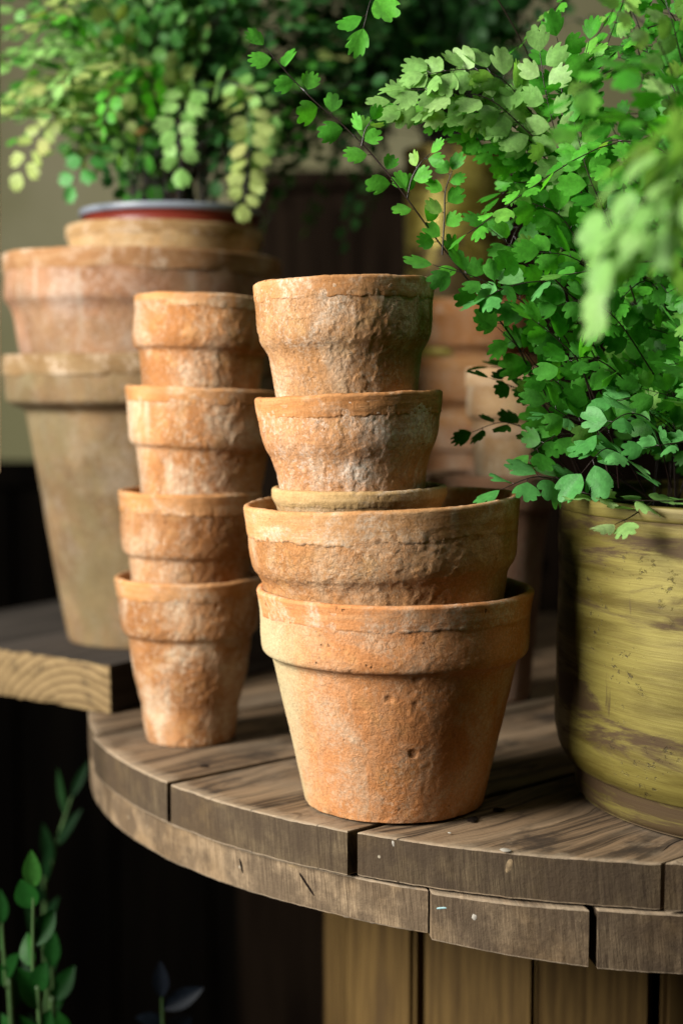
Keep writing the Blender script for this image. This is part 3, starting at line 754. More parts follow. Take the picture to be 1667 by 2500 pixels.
# big brass pot at the right
BX, BY = 0.2845, 0.9010
def build_brass():
    root = empty('brass_pot', (BX, BY, 0.0008)); tag(root, 'yellow aged brass pot with dark patina holding the big green fern', 'flower pot')
    zt = at(1568, 1174, 0.782).z
    K = 0.1455
    prof = [(0.0001, 0.001), (0.118, 0.0), (0.1285, 0.0006), (0.1315, 0.003), (0.1325, 0.010), (0.1330, 0.018), (0.1335, 0.0205)]
    v, f = lathe(smoothprof(prof, 4), 260); link('foot', mesh(v, f), brass(7.0, shade=0.62), root)
    def d(r, z, th, c, s, i):
        return r + noise.noise(Vector((c * 2, s * 2, z * 25))) * 0.0010 + noise.noise(Vector((c * 9, s * 9, z * 70))) * 0.0003, z
    prof = [(0.1300, 0.0190), (0.1345, 0.0195), (0.1375, 0.0225), (0.1420, 0.0290), (0.1442, 0.037), (K, 0.048), (K - 0.0003, 0.09), (K - 0.0006, 0.13), (K - 0.0008, 0.16), (K - 0.0008, zt - 0.006)]
    pr = resample(smoothprof(prof, 6), 0.003)
    pr += [(K - 0.004, zt - 0.006), (K - 0.0043, zt * 0.6), (K - 0.010, 0.04), (0.0001, 0.030)]
    v, f = lathe(pr, 300, d); link('body', mesh(v, f), brass(1.0, shade=0.72), root)
    prof = [(K - 0.0012, zt - 0.009), (K + 0.0002, zt - 0.0085), (K + 0.0004, zt - 0.004), (K - 0.0002, zt - 0.0008), (K - 0.0016, zt), (K - 0.0034, zt - 0.0008), (K - 0.0040, zt - 0.008)]
    v, f = lathe(smoothprof(prof, 4), 260, d); link('rim', mesh(v, f), brass(2.0, shade=0.6), root)
    soil(root, K - 0.0050, zt - 0.014)
    return zt
BZ = build_brass()

# ------------------------------------------------------------------ ferns
def leaf_mat(name, c0, c1, c2, trans=0.4, spec=0.3):
    k = NT(name)
    geo = k.n('ShaderNodeNewGeometry'); rnd = geo.outputs['Random Per Island']
    cr = k.n('ShaderNodeValToRGB'); k.put(cr.inputs[0], rnd)
    e = cr.color_ramp.elements; e[0].color = (*c0, 1); e[1].color = (*c1, 1); e.new(0.86).color = (*c1, 1); e[2].color = (*c2, 1) if False else e[2].color
    e[1].position = 0.86; e[2].position = 1.0; e[1].color = (*c1, 1); e[2].color = (*c2, 1)
    co = k.coord()
    v = k.noise(co, 260, 4, 0.6)
    col = k.scale_col(cr.outputs[0], k.ss(v, 0.3, 0.7, 0.82, 1.15))
    edge = k.noise(co, 120, 4, 0.7)
    col = k.mix(k.ss(edge, 0.66, 0.76, 0, 0.5), col, (c2[0] * 0.9, c2[1] * 0.7, c2[2] * 0.5))
    b = k.n('ShaderNodeBsdfPrincipled'); k.put(b.inputs['Base Color'], col); b.inputs['Roughness'].default_value = 0.5
    b.inputs['Specular IOR Level'].default_value = spec
    k.put(b.inputs['Normal'], k.bump(k.noise(co, 700, 2), 0.0004, 0.5))
    t = k.n('ShaderNodeBsdfTranslucent'); k.put(t.inputs[0], k.mix(1.0, col, (1.15, 1.25, 0.55), 'MULTIPLY'))
    m = k.n('ShaderNodeMixShader'); m.inputs[0].default_value = trans
    k.t.links.new(b.outputs[0], m.inputs[1]); k.t.links.new(t.outputs[0], m.inputs[2]); k.t.links.new(m.outputs[0], k.out.inputs[0])
    return k.m
stem_m = plain('wiry_black_stem', (0.022, 0.012, 0.010), 0.35, 0.5, 0.3, 60)

def leaf_shape(rnd):
    """a fan-shaped leaflet, base at the origin, pointing along +x, length about 1; rows of points"""
    span = rnd.uniform(0.88, 1.12); lobes = rnd.choice((4, 4, 5, 5, 6)); skew = rnd.uniform(-0.22, 0.22)
    pw = rnd.uniform(0.58, 0.88)
    NA = 26; rows = []
    ph = rnd.uniform(-0.25, 0.25); nd = [rnd.uniform(0.10, 0.36) for _ in range(9)]
    for q in (0.0, 0.34, 0.68, 0.87, 1.0):
        row = []
        for i in range(NA + 1):
            s = i / NA * 2 - 1
            a = s * span + skew * (1 - s * s)
            u = (s * 0.62 + 0.5) * lobes + ph
            lob = abs(math.sin(u * PI)); depth = nd[int(u + 0.5) % 9] if abs(s) < 0.68 else 0.0
            r = 0.16 + 0.84 * max(0.0, math.cos(s * PI / 2)) ** pw
            r -= depth * (1 - lob) ** 1.9 * (1.0 if q > 0.99 else 0.4 if q > 0.8 else 0.0)
            if q > 0.99 and abs(s) < 0.75: r += 0.012 * math.sin(i * 2.9) + 0.03 * lob
            rr = q * r
            row.append((rr * math.cos(a) + 0.02, rr * math.sin(a)))
        rows.append(row)
    return rows
SHAPES = [leaf_shape(random.Random(i)) for i in range(14)]

class Frond:
    def __init__(self, rnd): self.v = []; self.f = []; self.sv = []; self.sf = []; self.r = rnd
    def tube(self, pts, r0, r1, n=5):
        base = len(self.sv); m = len(pts)
        for i, p in enumerate(pts):
            t = (pts[min(i + 1, m - 1)] - pts[max(i - 1, 0)]).normalized()
            a = t.orthogonal().normalized(); b = t.cross(a); r = r0 + (r1 - r0) * i / max(1, m - 1)
            for k in range(n):
                an = 2 * PI * k / n; self.sv.append(p + (a * math.cos(an) + b * math.sin(an)) * r)
        for i in range(m - 1):
            for k in range(n):
                k2 = (k + 1) % n
                self.sf.append((base + i * n + k, base + i * n + k2, base + (i + 1) * n + k2, base + (i + 1) * n + k))
    def leaf(self, p, d, nrm, size, cup=None):
        R = self.r; d = d.normalized()
        nrm = (nrm + Vector((R.gauss(0, .32), R.gauss(0, .32), R.gauss(0, .32)))).normalized()
        y = nrm.cross(d).normalized(); z = d.cross(y)
        pet = size * R.uniform(0.10, 0.22)
        q = p + d * pet
        self.tube([p, q], 0.00028, 0.00022, 4)
        rows = R.choice(SHAPES); base = len(self.v); n = len(rows[0])
        c1 = R.uniform(-0.25, 0.10) if cup is None else cup; c2 = R.uniform(-0.55, 0.35); fl = R.choice((-1, 1)); wv = R.uniform(0.02, 0.06); ph = R.uniform(0, 6)
        for row in rows:
            for (a, b) in row:
                b *= fl
                h = c1 * a * a + c2 * b * b * 1.2 + wv * math.sin(b * 7 + ph) * a
                self.v.append(q + (d * a + y * b + z * h) * size)
        for j in range(len(rows) - 1):
            for i in range(n - 1):
                a = base + j * n + i
                self.f.append((a, a + 1, a + n + 1, a + n))
    def build(self, parent, mat, smat=None):
        o = link('frond', mesh(self.v, self.f), mat, parent)
        link('stem', mesh(self.sv, self.sf), smat or stem_m, o)
        return o

def curve(pts, n=10):
    out = []
    for i in range(len(pts) - 1):
        p0 = pts[max(0, i - 1)]; p1 = pts[i]; p2 = pts[i + 1]; p3 = pts[min(len(pts) - 1, i + 2)]
        for k in range(n):
            t = k / n
            out.append(0.5 * (2 * p1 + (p2 - p0) * t + (2 * p0 - 5 * p1 + 4 * p2 - p3) * t * t + (3 * p1 - p0 - 3 * p2 + p3) * t ** 3))
    out.append(pts[-1].copy()); return out

def along(path, s):
    L = 0.0
    for a, b in zip(path, path[1:]):
        l = (b - a).length
        if L + l >= s: return a.lerp(b, (s - L) / max(l, 1e-9)), (b - a).normalized()
        L += l
    return path[-1].copy(), (path[-1] - path[-2]).normalized()

def plen(path): return sum((b - a).length for a, b in zip(path, path[1:]))

def dress(fr, path, nrm, size, gap, s0, branch=0.0, thick=0.0007, tipsize=0.8, size_end=0.75, spread=0.8):
    """leaflets (or small branches carrying leaflets) alternately along a stem path"""
    R = fr.r; L = plen(path); fr.tube(path, thick, thick * 0.4)
    s = s0 * L; side = R.choice((-1, 1))
    while s < L * 0.985:
        p, t = along(path, s); q = s / L
        nn = (nrm - t * nrm.dot(t)).normalized(); sd = nn.cross(t) * side
        sz = size * (1 + (size_end - 1) * q) * R.uniform(0.82, 1.15)
        bl = branch * (1 - q) ** 0.7
        if bl > size * 1.6:
            dr = (sd * spread + t * 0.75 + nn * R.uniform(-.15, .25)).normalized()
            e = p + dr * bl + nn * R.uniform(-.1, .1) * bl - Vector((0, 0, bl * R.uniform(0.0, .25)))
            mid = p.lerp(e, .5) + nn * bl * .08 + t * bl * 0.06
            bp = curve([p, mid, e], 5)
            dress(fr, bp, nn, sz, gap * 0.85, 0.28, 0.0, thick * 0.6, tipsize)
            s += gap * R.uniform(1.3, 2.0)
        else:
            fr.leaf(p, sd * spread + t * R.uniform(0.35, 0.7), nn, sz)
            s += gap * R.uniform(0.75, 1.2) * (1 - 0.3 * q)
        side = -side
    p, t = along(path, L); nn = (nrm - t * nrm.dot(t)).normalized()
    fr.leaf(p, t, nn, size * tipsize)

def fern_mass(parent, root, rad, n, hmin, hmax, rmin, rmax, size, gap, mats, seed, az=None, droop=0.25, branch=0.07, s0=0.35, flat=0.0, upn=0.7, keep=None, bulk=False):
    allf = Frond(random.Random(seed)) if bulk else None
    for i in range(n):
        R = random.Random(seed * 1000 + i)
        for attempt in range(6):
            a = R.uniform(0, 2 * PI) if az is None else R.uniform(*az)
            o = Vector((math.cos(a), math.sin(a), 0))
            h = R.uniform(hmin, hmax); rr = R.uniform(rmin, rmax)
            p0 = root + Vector((R.uniform(-1, 1) * rad, R.uniform(-1, 1) * rad, 0)) * 0.7
            p1 = p0 + Vector((0, 0, h * 0.5)) + o * rr * 0.12
            p2 = p0 + Vector((0, 0, h * 0.9)) + o * rr * 0.5
            p3 = p0 + Vector((0, 0, h * (1 - droop * R.uniform(0.0, 1.3)))) + o * rr
            if keep is None or all(keep(p) for p in (p2, p3)): break
        else: continue
        path = curve([p0, p1, p2, p3], 8)
        fr = allf or Frond(R)
        nrm = (Vector((0, 0, 1)) * upn + o * 0.5 + Vector((0, -0.35, 0))).normalized()
        dress(fr, path, nrm, size * R.uniform(.85, 1.2), gap, s0, branch * R.uniform(.7, 1.2))
        if not bulk: fr.build(parent, R.choice(mats))
    if bulk:
        o = allf.build(parent, mats[0]); o.name = 'foliage'; o['kind'] = 'stuff'

def hand(parent, pts, mat, size, gap, seed, nrm=(0, -0.8, 0.6), s0=0.15, branch=0.0, thick=0.0006, size_end=0.8, spread=0.8, tip=0.85):
    fr = Frond(random.Random(seed))
    path = curve([at(*p) for p in pts], 8)
    dress(fr, path, Vector(nrm).normalized(), size, gap, s0, branch, thick, tip, size_end, spread)
    return fr.build(parent, mat)

G_A = leaf_mat('fresh_green_leaf', (0.055, 0.30, 0.022), (0.13, 0.50, 0.045), (0.28, 0.50, 0.10), 0.45)
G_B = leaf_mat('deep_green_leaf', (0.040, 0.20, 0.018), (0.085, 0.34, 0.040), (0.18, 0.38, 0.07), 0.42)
G_P = leaf_mat('pale_green_leaf', (0.20, 0.44, 0.10), (0.30, 0.52, 0.16), (0.38, 0.55, 0.22), 0.35)
G_T = leaf_mat('bluish_green_leaf', (0.06, 0.26, 0.05), (0.11, 0.36, 0.095), (0.16, 0.40, 0.12), 0.3)
G_Y = leaf_mat('yellowing_leaf', (0.30, 0.40, 0.10), (0.42, 0.50, 0.17), (0.40, 0.30, 0.10), 0.35)
G_R = leaf_mat('withered_leaf', (0.16, 0.08, 0.03), (0.26, 0.13, 0.045), (0.08, 0.04, 0.02), 0.2)
G_M = leaf_mat('soft_green_leaf', (0.06, 0.22, 0.04), (0.16, 0.38, 0.085), (0.34, 0.40, 0.13), 0.42)
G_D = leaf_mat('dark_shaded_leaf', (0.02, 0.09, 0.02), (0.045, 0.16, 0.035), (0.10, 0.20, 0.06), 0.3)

# the big fern at the right
big = empty('maidenhair_fern', (BX, BY, BZ - 0.012)); tag(big, 'big fresh green maidenhair fern spilling out of the brass pot at the right', 'fern')
def put_under(root_e, objs): pass
def local(parent):                      # children are modelled in world space
    parent_loc = parent.location.copy()
    for ch in parent.children: ch.location = -parent_loc
Rb = Vector((BX, BY, BZ - 0.012))
def keep_big(p):
    # stay clear of the pots and of the open space left of the plant
    return p.x > 0.068 and not (p.y < 0.62) and p.y < 1.2
fern_mass(big, Rb, 0.10, 60, 0.10, 0.44, 0.03, 0.20, 0.0170, 0.0118, [G_A], 61, keep=keep_big, branch=0.065, s0=0.25, bulk=True)
fern_mass(big, Rb, 0.10, 60, 0.06, 0.40, 0.03, 0.18, 0.0170, 0.0118, [G_B], 62, keep=keep_big, branch=0.065, s0=0.25, bulk=True)
fern_mass(big, Rb, 0.10, 34, 0.12, 0.40, 0.04, 0.20, 0.0172, 0.0115, [G_A, G_A, G_B], 1, keep=keep_big, branch=0.06)
fern_mass(big, Rb, 0.11, 22, 0.05, 0.24, 0.05, 0.15, 0.0172, 0.0130, [G_B, G_B, G_A, G_T], 2, keep=keep_big, branch=0.05)
fern_mass(big, Rb, 0.09, 12, 0.32, 0.46, 0.05, 0.19, 0.0175, 0.0130, [G_A, G_P], 3, keep=keep_big, branch=0.055)
Rp = (1500, 1150, 0.90)
# the long arching frond over the pots
hand(big, [Rp, (1290, 1000, .89), (1190, 800, .875), (1110, 690, .87), (1010, 560, .865), (930, 450, .86), (860, 362, .86), (790, 290, .86), (720, 230, .86), (660, 168, .86), (612, 112, .86)], G_A, 0.0156, 0.0137, 11, s0=0.42, branch=0.0, thick=0.0007, size_end=0.85)
hand(big, [(1015, 585, .865), (1020, 500, .862), (1022, 440, .86), (1035, 400, .858)], G_A, 0.0138, 0.0078, 12, s0=0.2, size_end=0.75)
hand(big, [(935, 455, .862), (945, 410, .86), (965, 375, .858), (985, 355, .857)], G_A, 0.0126, 0.0078, 13, s0=0.15)
hand(big, [(830, 335, .86), (838, 300, .858), (850, 280, .857)], G_A, 0.0113, 0.0069, 14, s0=0.15)
# pale sprays reaching left
hand(big, [(1420, 560, .90), (1300, 370, .885), (1220, 310, .878), (1130, 232, .872), (1050, 212, .87), (940, 205, .868)], G_P, 0.0182, 0.0071, 15, nrm=(-0.35, -0.75, 0.6), s0=0.42, size_end=0.95)
hand(big, [(1400, 560, .91), (1250, 400, .90), (1140, 310, .89), (1060, 275, .888), (940, 262, .886)], G_A, 0.0177, 0.0078, 16, nrm=(0, -0.7, 0.75), s0=0.40)
hand(big, [(1400, 620, .92), (1270, 460, .905), (1180, 370, .895), (1120, 345, .892)], G_A, 0.0189, 0.0087, 17, s0=0.3)
hand(big, [(1420, 720, .90), (1345, 470, .885), (1280, 320, .875), (1252, 210, .87), (1240, 130, .868)], G_P, 0.0189, 0.0091, 18, nrm=(-0.4, -0.85, 0.35), s0=0.35)
hand(big, [(1300, 330, .88), (1290, 220, .878), (1285, 120, .876), (1280, 95, .875)], G_A, 0.0189, 0.0091, 19, nrm=(-0.1, -0.9, 0.4), s0=0.1)
hand(big, [(1420, 540, .91), (1310, 350, .892), (1230, 270, .884), (1150, 180, .878), (1070, 160, .875), (980, 170, .873)], G_P, 0.0175, 0.0063, 71, nrm=(-0.35, -0.75, 0.6), s0=0.45, size_end=0.95)
hand(big, [(1410, 560, .90), (1290, 410, .888), (1190, 300, .88), (1110, 262, .876), (1010, 245, .873), (905, 235, .872)], G_P, 0.0175, 0.0063, 72, nrm=(-0.35, -0.75, 0.6), s0=0.45, size_end=0.95)
hand(big, [(1420, 600, .91), (1300, 450, .90), (1230, 360, .892), (1170, 330, .888), (1090, 320, .886)], G_A, 0.0180, 0.0068, 73, nrm=(-0.3, -0.75, 0.6), s0=0.35)
hand(big, [(1440, 640, .91), (1330, 520, .90), (1250, 430, .892), (1190, 420, .888), (1150, 450, .886)], G_A, 0.0180, 0.0068, 74, nrm=(-0.3, -0.75, 0.6), s0=0.3)
hand(big, [(1440, 740, .90), (1350, 600, .885), (1290, 500, .88), (1230, 470, .878)], G_A, 0.0186, 0.0072, 75, nrm=(-0.3, -0.8, 0.5), s0=0.25)
hand(big, [(1460, 700, .89), (1400, 520, .875), (1350, 400, .87), (1320, 290, .868)], G_A, 0.0186, 0.0072, 76, nrm=(-0.4, -0.8, 0.45), s0=0.25)
hand(big, [(1460, 760, .88), (1380, 640, .868), (1310, 590, .862), (1250, 580, .86)], G_A, 0.0196, 0.0080, 77, nrm=(-0.3, -0.8, 0.5), s0=0.25)
hand(big, [(1500, 860, .87), (1420, 740, .855), (1350, 690, .85), (1290, 700, .848)], G_B, 0.0186, 0.0080, 78, nrm=(-0.3, -0.7, 0.6), s0=0.25)
hand(big, [(1500, 960, .87), (1420, 860, .855), (1350, 820, .85), (1290, 840, .848)], G_B, 0.0175, 0.0080, 79, nrm=(-0.2, -0.6, 0.75), s0=0.25)
hand(big, [(1400, 640, .905), (1290, 560, .90), (1230, 500, .895), (1190, 520, .893), (1165, 580, .892)], G_B, 0.0175, 0.0087, 91, nrm=(-0.2, -0.7, 0.65), s0=0.3)
hand(big, [(1400, 900, .895), (1320, 730, .885), (1260, 660, .88), (1210, 610, .876)], G_A, 0.0175, 0.0087, 92, nrm=(-0.3, -0.7, 0.6), s0=0.35)
hand(big, [(1400, 1000, .895), (1320, 880, .885), (1290, 790, .88), (1250, 730, .878), (1215, 750, .878)], G_B, 0.0175, 0.0087, 93, nrm=(-0.3, -0.7, 0.6), s0=0.35)
hand(big, [(1420, 1080, .895), (1330, 960, .885), (1290, 890, .88), (1240, 850, .878), (1200, 800, .878)], G_A, 0.0170, 0.0087, 94, nrm=(-0.3, -0.7, 0.6), s0=0.4)
hand(big, [(1430, 1090, .89), (1350, 1010, .875), (1280, 1000, .868), (1220, 1040, .865)], G_B, 0.0170, 0.0087, 95, nrm=(-0.1, -0.6, 0.75), s0=0.35)
hand(big, [(1440, 640, .90), (1340, 330, .885), (1330, 200, .88), (1350, 100, .878)], G_A, 0.0175, 0.0087, 96, nrm=(-0.4, -0.8, 0.4), s0=0.4)
# lower sprays to the left
hand(big, [(1400, 1000, .89), (1300, 780, .87), (1210, 700, .862), (1100, 640, .858), (1000, 610, .856)], G_B, 0.0207, 0.0110, 20, s0=0.35)
hand(big, [(1330, 700, .87), (1240, 610, .865), (1180, 570, .862), (1130, 530, .86)], G_A, 0.0201, 0.0128, 21, s0=0.25)
hand(big, [(1340, 700, .868), (1260, 650, .86), (1180, 655, .855), (1120, 680, .852)], G_T, 0.0195, 0.0110, 22, s0=0.3, nrm=(0, -0.45, 0.9))
hand(big, [(1350, 1120, .90), (1275, 960, .885), (1215, 830, .875), (1150, 760, .87)], G_A, 0.0201, 0.0110, 23, s0=0.45)
hand(big, [(1340, 1120, .90), (1250, 930, .90), (1180, 890, .90), (1130, 870, .90)], G_B, 0.0177, 0.0100, 24, s0=0.35, nrm=(0, -0.5, 0.85))
hand(big, [(1345, 1130, .91), (1240, 1010, .905), (1160, 970, .90), (1090, 990, .90)], G_B, 0.0170, 0.0110, 25, s0=0.35, nrm=(0, -0.5, 0.85))
hand(big, [(1420, 1140, .88), (1310, 1110, .862), (1230, 1095, .85), (1160, 1120, .845)], G_T, 0.0207, 0.0100, 26, s0=0.35, nrm=(0, -0.55, 0.85))
hand(big, [(1480, 1130, .88), (1440, 1060, .835), (1390, 1030, .82), (1340, 1080, .815)], G_T, 0.0226, 0.0114, 27, s0=0.35, nrm=(0, -0.6, 0.8))
hand(big, [(1540, 1120, .87), (1500, 980, .84), (1440, 950, .83), (1380, 990, .825)], G_T, 0.0207, 0.0110, 28, s0=0.35, nrm=(0, -0.5, 0.85))
hand(big, [(1560, 1000, .87), (1480, 920, .845), (1420, 920, .84)], G_T, 0.0189, 0.0100, 29, s0=0.25, nrm=(0, -0.5, 0.85))
hand(big, [(1420, 1120, .87), (1400, 1000, .85), (1310, 960, .845), (1260, 930, .84)], G_B, 0.0189, 0.0110, 30, s0=0.35)
hand(big, [(1400, 1110, .86), (1340, 860, .85), (1280, 780, .845), (1230, 740, .842)], G_A, 0.0189, 0.0110, 31, s0=0.35)
# leaves lying over the rim
hand(big, [(1300, 1120, .83), (1400, 1145, .815), (1500, 1150, .81), (1560, 1150, .81)], G_P, 0.0189, 0.0100, 32, s0=0.1, nrm=(0, -0.15, 1))
hand(big, [(1500, 1150, .825), (1450, 1185, .806), (1420, 1200, .80)], G_P, 0.0183, 0.0216, 33, s0=0.4, nrm=(0.1, -0.3, 1))
# fronds bending towards us, out of focus
hand(big, [(1620, 900, .80), (1600, 500, .66), (1520, 330, .60), (1420, 420, .585), (1370, 640, .58)], G_P, 0.0205, 0.0104, 34, nrm=(-0.85, -0.25, 0.45), s0=0.45)
hand(big, [(1680, 700, .76), (1620, 380, .64), (1560, 330, .60), (1500, 420, .585), (1450, 560, .58)], G_P, 0.0191, 0.0099, 35, nrm=(-0.85, -0.25, 0.45), s0=0.4)
hand(big, [(1680, 800, .76), (1640, 520, .66), (1580, 420, .62), (1540, 520, .60)], G_P, 0.0191, 0.0104, 36, nrm=(-0.85, -0.25, 0.45), s0=0.4)
hand(big, [(1620, 600, .80), (1560, 300, .72), (1480, 160, .68), (1400, 170, .67), (1320, 220, .67)], G_A, 0.0183, 0.0119, 37, nrm=(-0.45, -0.65, 0.6), s0=0.35)
hand(big, [(1640, 500, .82), (1560, 220, .76), (1500, 80, .74), (1430, 20, .73)], G_P, 0.0171, 0.0119, 38, nrm=(-0.45, -0.65, 0.6), s0=0.35)
hand(big, [(1650, 620, .80), (1520, 330, .72), (1420, 270, .69), (1330, 300, .68)], G_A, 0.0183, 0.0119, 39, nrm=(-0.45, -0.65, 0.6), s0=0.35)
hand(big, [(1640, 400, .84), (1570, 160, .80), (1545, 60, .79), (1530, 10, .79)], G_P, 0.0171, 0.0108, 40, nrm=(0, -0.9, 0.4), s0=0.3)
hand(big, [(1700, 760, .74), (1650, 420, .62), (1610, 330, .585), (1570, 400, .57), (1540, 520, .565)], G_P, 0.0175, 0.0087, 97, nrm=(-0.8, -0.4, 0.45), s0=0.45)
hand(big, [(1700, 860, .74), (1620, 520, .62), (1540, 400, .585), (1470, 460, .57), (1400, 580, .565)], G_P, 0.0175, 0.0087, 98, nrm=(-0.8, -0.4, 0.45), s0=0.5)
hand(big, [(1700, 960, .76), (1600, 640, .66), (1520, 540, .62), (1450, 580, .605), (1390, 700, .60)], G_P, 0.0175, 0.0092, 99, nrm=(-0.8, -0.4, 0.45), s0=0.5)
# a tip hanging in from the top
hand(big, [(1300, 300, .93), (1100, -60, .90), (920, -90, .88), (860, -20, .872), (838, 50, .87)], G_A, 0.0207, 0.0140, 41, nrm=(0, -0.85, 0.5), s0=0.72)
local(big)

# the yellowing fern at the left
Rl = at(395, 502, YG)
lf = empty('maidenhair_fern', Rl); tag(lf, 'bushy fern with yellowing outer leaves growing in the red plastic pot at the left', 'fern')
fern_mass(lf, Rl, 0.055, 26, 0.10, 0.32, 0.06, 0.21, 0.0160, 0.0120, [G_B], 63, branch=0.06, keep=lambda p: p.y < 1.5 and not (p.x > -0.20 and p.y < 1.27), bulk=True)
fern_mass(lf, Rl, 0.055, 26, 0.10, 0.30, 0.05, 0.22, 0.0160, 0.0120, [G_M], 64, branch=0.06, keep=lambda p: p.y < 1.5 and not (p.x > -0.20 and p.y < 1.27), bulk=True)
fern_mass(lf, Rl, 0.055, 34, 0.07, 0.30, 0.03, 0.17, 0.0165, 0.0130, [G_M, G_M, G_B, G_Y], 5, branch=0.055, keep=lambda p: p.y < 1.5 and not (p.x > -0.20 and p.y < 1.27))
fern_mass(lf, Rl, 0.05, 20, 0.06, 0.20, 0.10, 0.18, 0.0160, 0.0120, [G_Y, G_P, G_A], 6, az=(PI * 0.85, PI * 1.4), branch=0.045)
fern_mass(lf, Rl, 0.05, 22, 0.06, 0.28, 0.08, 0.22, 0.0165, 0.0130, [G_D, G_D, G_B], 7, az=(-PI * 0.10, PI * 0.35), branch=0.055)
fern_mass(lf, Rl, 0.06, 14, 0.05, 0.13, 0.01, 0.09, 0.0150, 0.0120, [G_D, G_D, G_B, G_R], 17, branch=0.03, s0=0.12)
hand(lf, [(420, 440, YG), (450, 230, YG - .06), (440, 200, YG - .09), (410, 270, YG - .11), (415, 380, YG - .115)], G_P, 0.0190, 0.0072, 51, s0=0.42)
hand(lf, [(430, 440, YG), (520, 230, YG - .06), (560, 230, YG - .09), (575, 330, YG - .10), (560, 460, YG - .10)], G_Y, 0.0180, 0.0078, 52, s0=0.42)
hand(lf, [(430, 440, YG), (490, 210, YG - .06), (530, 190, YG - .08), (600, 230, YG - .09), (595, 340, YG - .09)], G_P, 0.0175, 0.0078, 53, s0=0.5)
hand(lf, [(380, 440, YG), (260, 180, YG - .05), (170, 110, YG - .06), (60, 110, YG - .06)], G_P, 0.0160, 0.0080, 81, s0=0.4, nrm=(-.3, -0.6, 0.7), branch=0.03)
hand(lf, [(380, 440, YG), (300, 200, YG - .06), (240, 130, YG - .08), (170, 160, YG - .09), (120, 210, YG - .09)], G_P, 0.0160, 0.0080, 82, s0=0.4, nrm=(-.3, -0.6, 0.7), branch=0.03)
hand(lf, [(400, 440, YG), (350, 200, YG - .08), (310, 160, YG - .10), (260, 210, YG - .12), (240, 280, YG - .12)], G_A, 0.0160, 0.0080, 83, s0=0.4, nrm=(-.3, -0.6, 0.7), branch=0.03)
hand(lf, [(380, 440, YG), (280, 230, YG - .05), (200, 190, YG - .06), (100, 190, YG - .06), (20, 230, YG - .06)], G_Y, 0.0180, 0.0072, 54, s0=0.42, nrm=(-.2, -0.6, 0.75))
hand(lf, [(380, 440, YG), (240, 270, YG - .05), (150, 260, YG - .06), (90, 310, YG - .06), (50, 390, YG - .06)], G_Y, 0.0180, 0.0075, 55, s0=0.42)
hand(lf, [(380, 440, YG), (250, 240, YG - .04), (150, 215, YG - .05), (60, 215, YG - .05)], G_P, 0.0180, 0.0075, 56, s0=0.4)
hand(lf, [(370, 450, YG), (260, 360, YG - .06), (200, 360, YG - .08), (170, 420, YG - .085)], G_T, 0.0171, 0.0113, 57, s0=0.4)
local(lf)

# the dark fern in the brass bucket at the back
Rk = at(1040, 345, YH)
bf = empty('maidenhair_fern', Rk); tag(bf, 'dark green fern in the brass bucket, out of focus at the top centre', 'fern')
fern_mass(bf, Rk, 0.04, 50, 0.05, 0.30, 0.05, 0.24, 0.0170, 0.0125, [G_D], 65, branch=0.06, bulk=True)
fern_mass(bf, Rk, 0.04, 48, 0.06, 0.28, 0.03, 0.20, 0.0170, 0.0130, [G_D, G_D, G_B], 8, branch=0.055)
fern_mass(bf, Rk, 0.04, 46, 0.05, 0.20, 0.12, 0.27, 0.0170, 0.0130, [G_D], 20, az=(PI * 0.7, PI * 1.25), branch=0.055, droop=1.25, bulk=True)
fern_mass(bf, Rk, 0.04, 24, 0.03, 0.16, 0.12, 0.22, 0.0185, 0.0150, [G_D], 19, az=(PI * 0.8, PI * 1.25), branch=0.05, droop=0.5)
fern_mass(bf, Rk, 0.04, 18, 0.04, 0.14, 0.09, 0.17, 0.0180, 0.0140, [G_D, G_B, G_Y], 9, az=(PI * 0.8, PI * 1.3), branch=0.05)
local(bf)

# ------------------------------------------------------------------ plants under the table
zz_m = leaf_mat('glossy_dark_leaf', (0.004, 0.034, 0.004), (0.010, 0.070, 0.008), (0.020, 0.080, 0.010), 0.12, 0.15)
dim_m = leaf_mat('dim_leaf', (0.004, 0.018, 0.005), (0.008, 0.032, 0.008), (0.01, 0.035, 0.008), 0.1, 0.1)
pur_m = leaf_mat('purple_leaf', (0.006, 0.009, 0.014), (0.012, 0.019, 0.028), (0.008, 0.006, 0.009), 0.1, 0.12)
gs_m = plain('green_stem', (0.05, 0.10, 0.03), 0.5, 0.4, 0.2, 40)
def blade(fr, p, d, nrm, L, W, bend):
    d = d.normalized(); y = nrm.cross(d).normalized(); z = d.cross(y); base = len(fr.v); N = 12
    for i in range(N + 1):
        t = i / N; wd = W * (math.sin(PI * t ** 0.85) ** 0.85 if 0 < t < 1 else 0.02)
        for s in (-1, -0.5, 0, 0.5, 1):
            fr.v.append(p + d * L * t + y * wd * s + z * (bend * L * t * t + abs(s) * wd * 0.35))
    for i in range(N):
        for k in range(4):
            a = base + i * 5 + k; fr.f.append((a, a + 1, a + 6, a + 5))
YZ = 0.98
def fl(dx, Y):
    p = at(dx, 2300, Y); return (p.x, p.y, -0.75, 0)
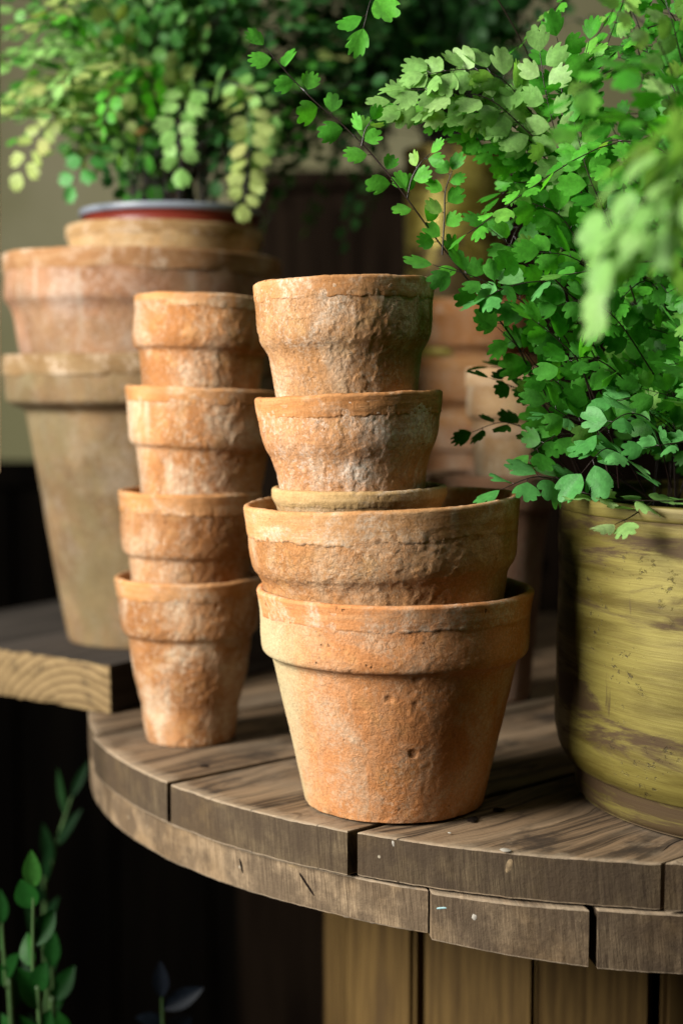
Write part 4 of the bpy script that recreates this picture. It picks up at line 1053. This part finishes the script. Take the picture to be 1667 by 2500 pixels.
def clump(name, label, stems, mat, seed, nrm=(0, -0.9, 0.3)):
    root = None
    for i, (pts, n, L, W, s0, lean) in enumerate(stems):
        path = curve([at(*p) if len(p) == 3 else Vector(p[:3]) for p in pts], 8)
        if root is None:
            root = empty(name, path[0]); tag(root, label, 'plant')
        fr = Frond(random.Random(seed * 50 + i)); R = fr.r; LL = plen(path)
        fr.tube(path, 0.003, 0.0010, 7); nv = Vector(nrm).normalized(); sd = 1
        for j in range(n):
            q = s0 + (1 - s0) * (j + R.uniform(-.25, .25)) / n; p, t = along(path, q * LL)
            nn = (nv + Vector((R.gauss(0, .45), R.gauss(0, .2), R.gauss(0, .35)))).normalized()
            sv = nn.cross(t).normalized() * sd; sd = -sd
            blade(fr, p, sv * lean * R.uniform(.5, 1.4) + t + nn * R.uniform(-.2, .45), nn, L * R.uniform(.75, 1.2) * (1.1 - 0.25 * q), W * R.uniform(.8, 1.2), R.uniform(-.3, .15))
        p, t = along(path, LL); blade(fr, p, t + Vector((R.uniform(-.2, .2), 0, 0)), nv, L * .8, W * .8, 0.0)
        so = link('stem', mesh(fr.sv, fr.sf), gs_m, root); lo = link('leaves', mesh(fr.v, fr.f), mat, so)
        so.location = -root.location
    return root
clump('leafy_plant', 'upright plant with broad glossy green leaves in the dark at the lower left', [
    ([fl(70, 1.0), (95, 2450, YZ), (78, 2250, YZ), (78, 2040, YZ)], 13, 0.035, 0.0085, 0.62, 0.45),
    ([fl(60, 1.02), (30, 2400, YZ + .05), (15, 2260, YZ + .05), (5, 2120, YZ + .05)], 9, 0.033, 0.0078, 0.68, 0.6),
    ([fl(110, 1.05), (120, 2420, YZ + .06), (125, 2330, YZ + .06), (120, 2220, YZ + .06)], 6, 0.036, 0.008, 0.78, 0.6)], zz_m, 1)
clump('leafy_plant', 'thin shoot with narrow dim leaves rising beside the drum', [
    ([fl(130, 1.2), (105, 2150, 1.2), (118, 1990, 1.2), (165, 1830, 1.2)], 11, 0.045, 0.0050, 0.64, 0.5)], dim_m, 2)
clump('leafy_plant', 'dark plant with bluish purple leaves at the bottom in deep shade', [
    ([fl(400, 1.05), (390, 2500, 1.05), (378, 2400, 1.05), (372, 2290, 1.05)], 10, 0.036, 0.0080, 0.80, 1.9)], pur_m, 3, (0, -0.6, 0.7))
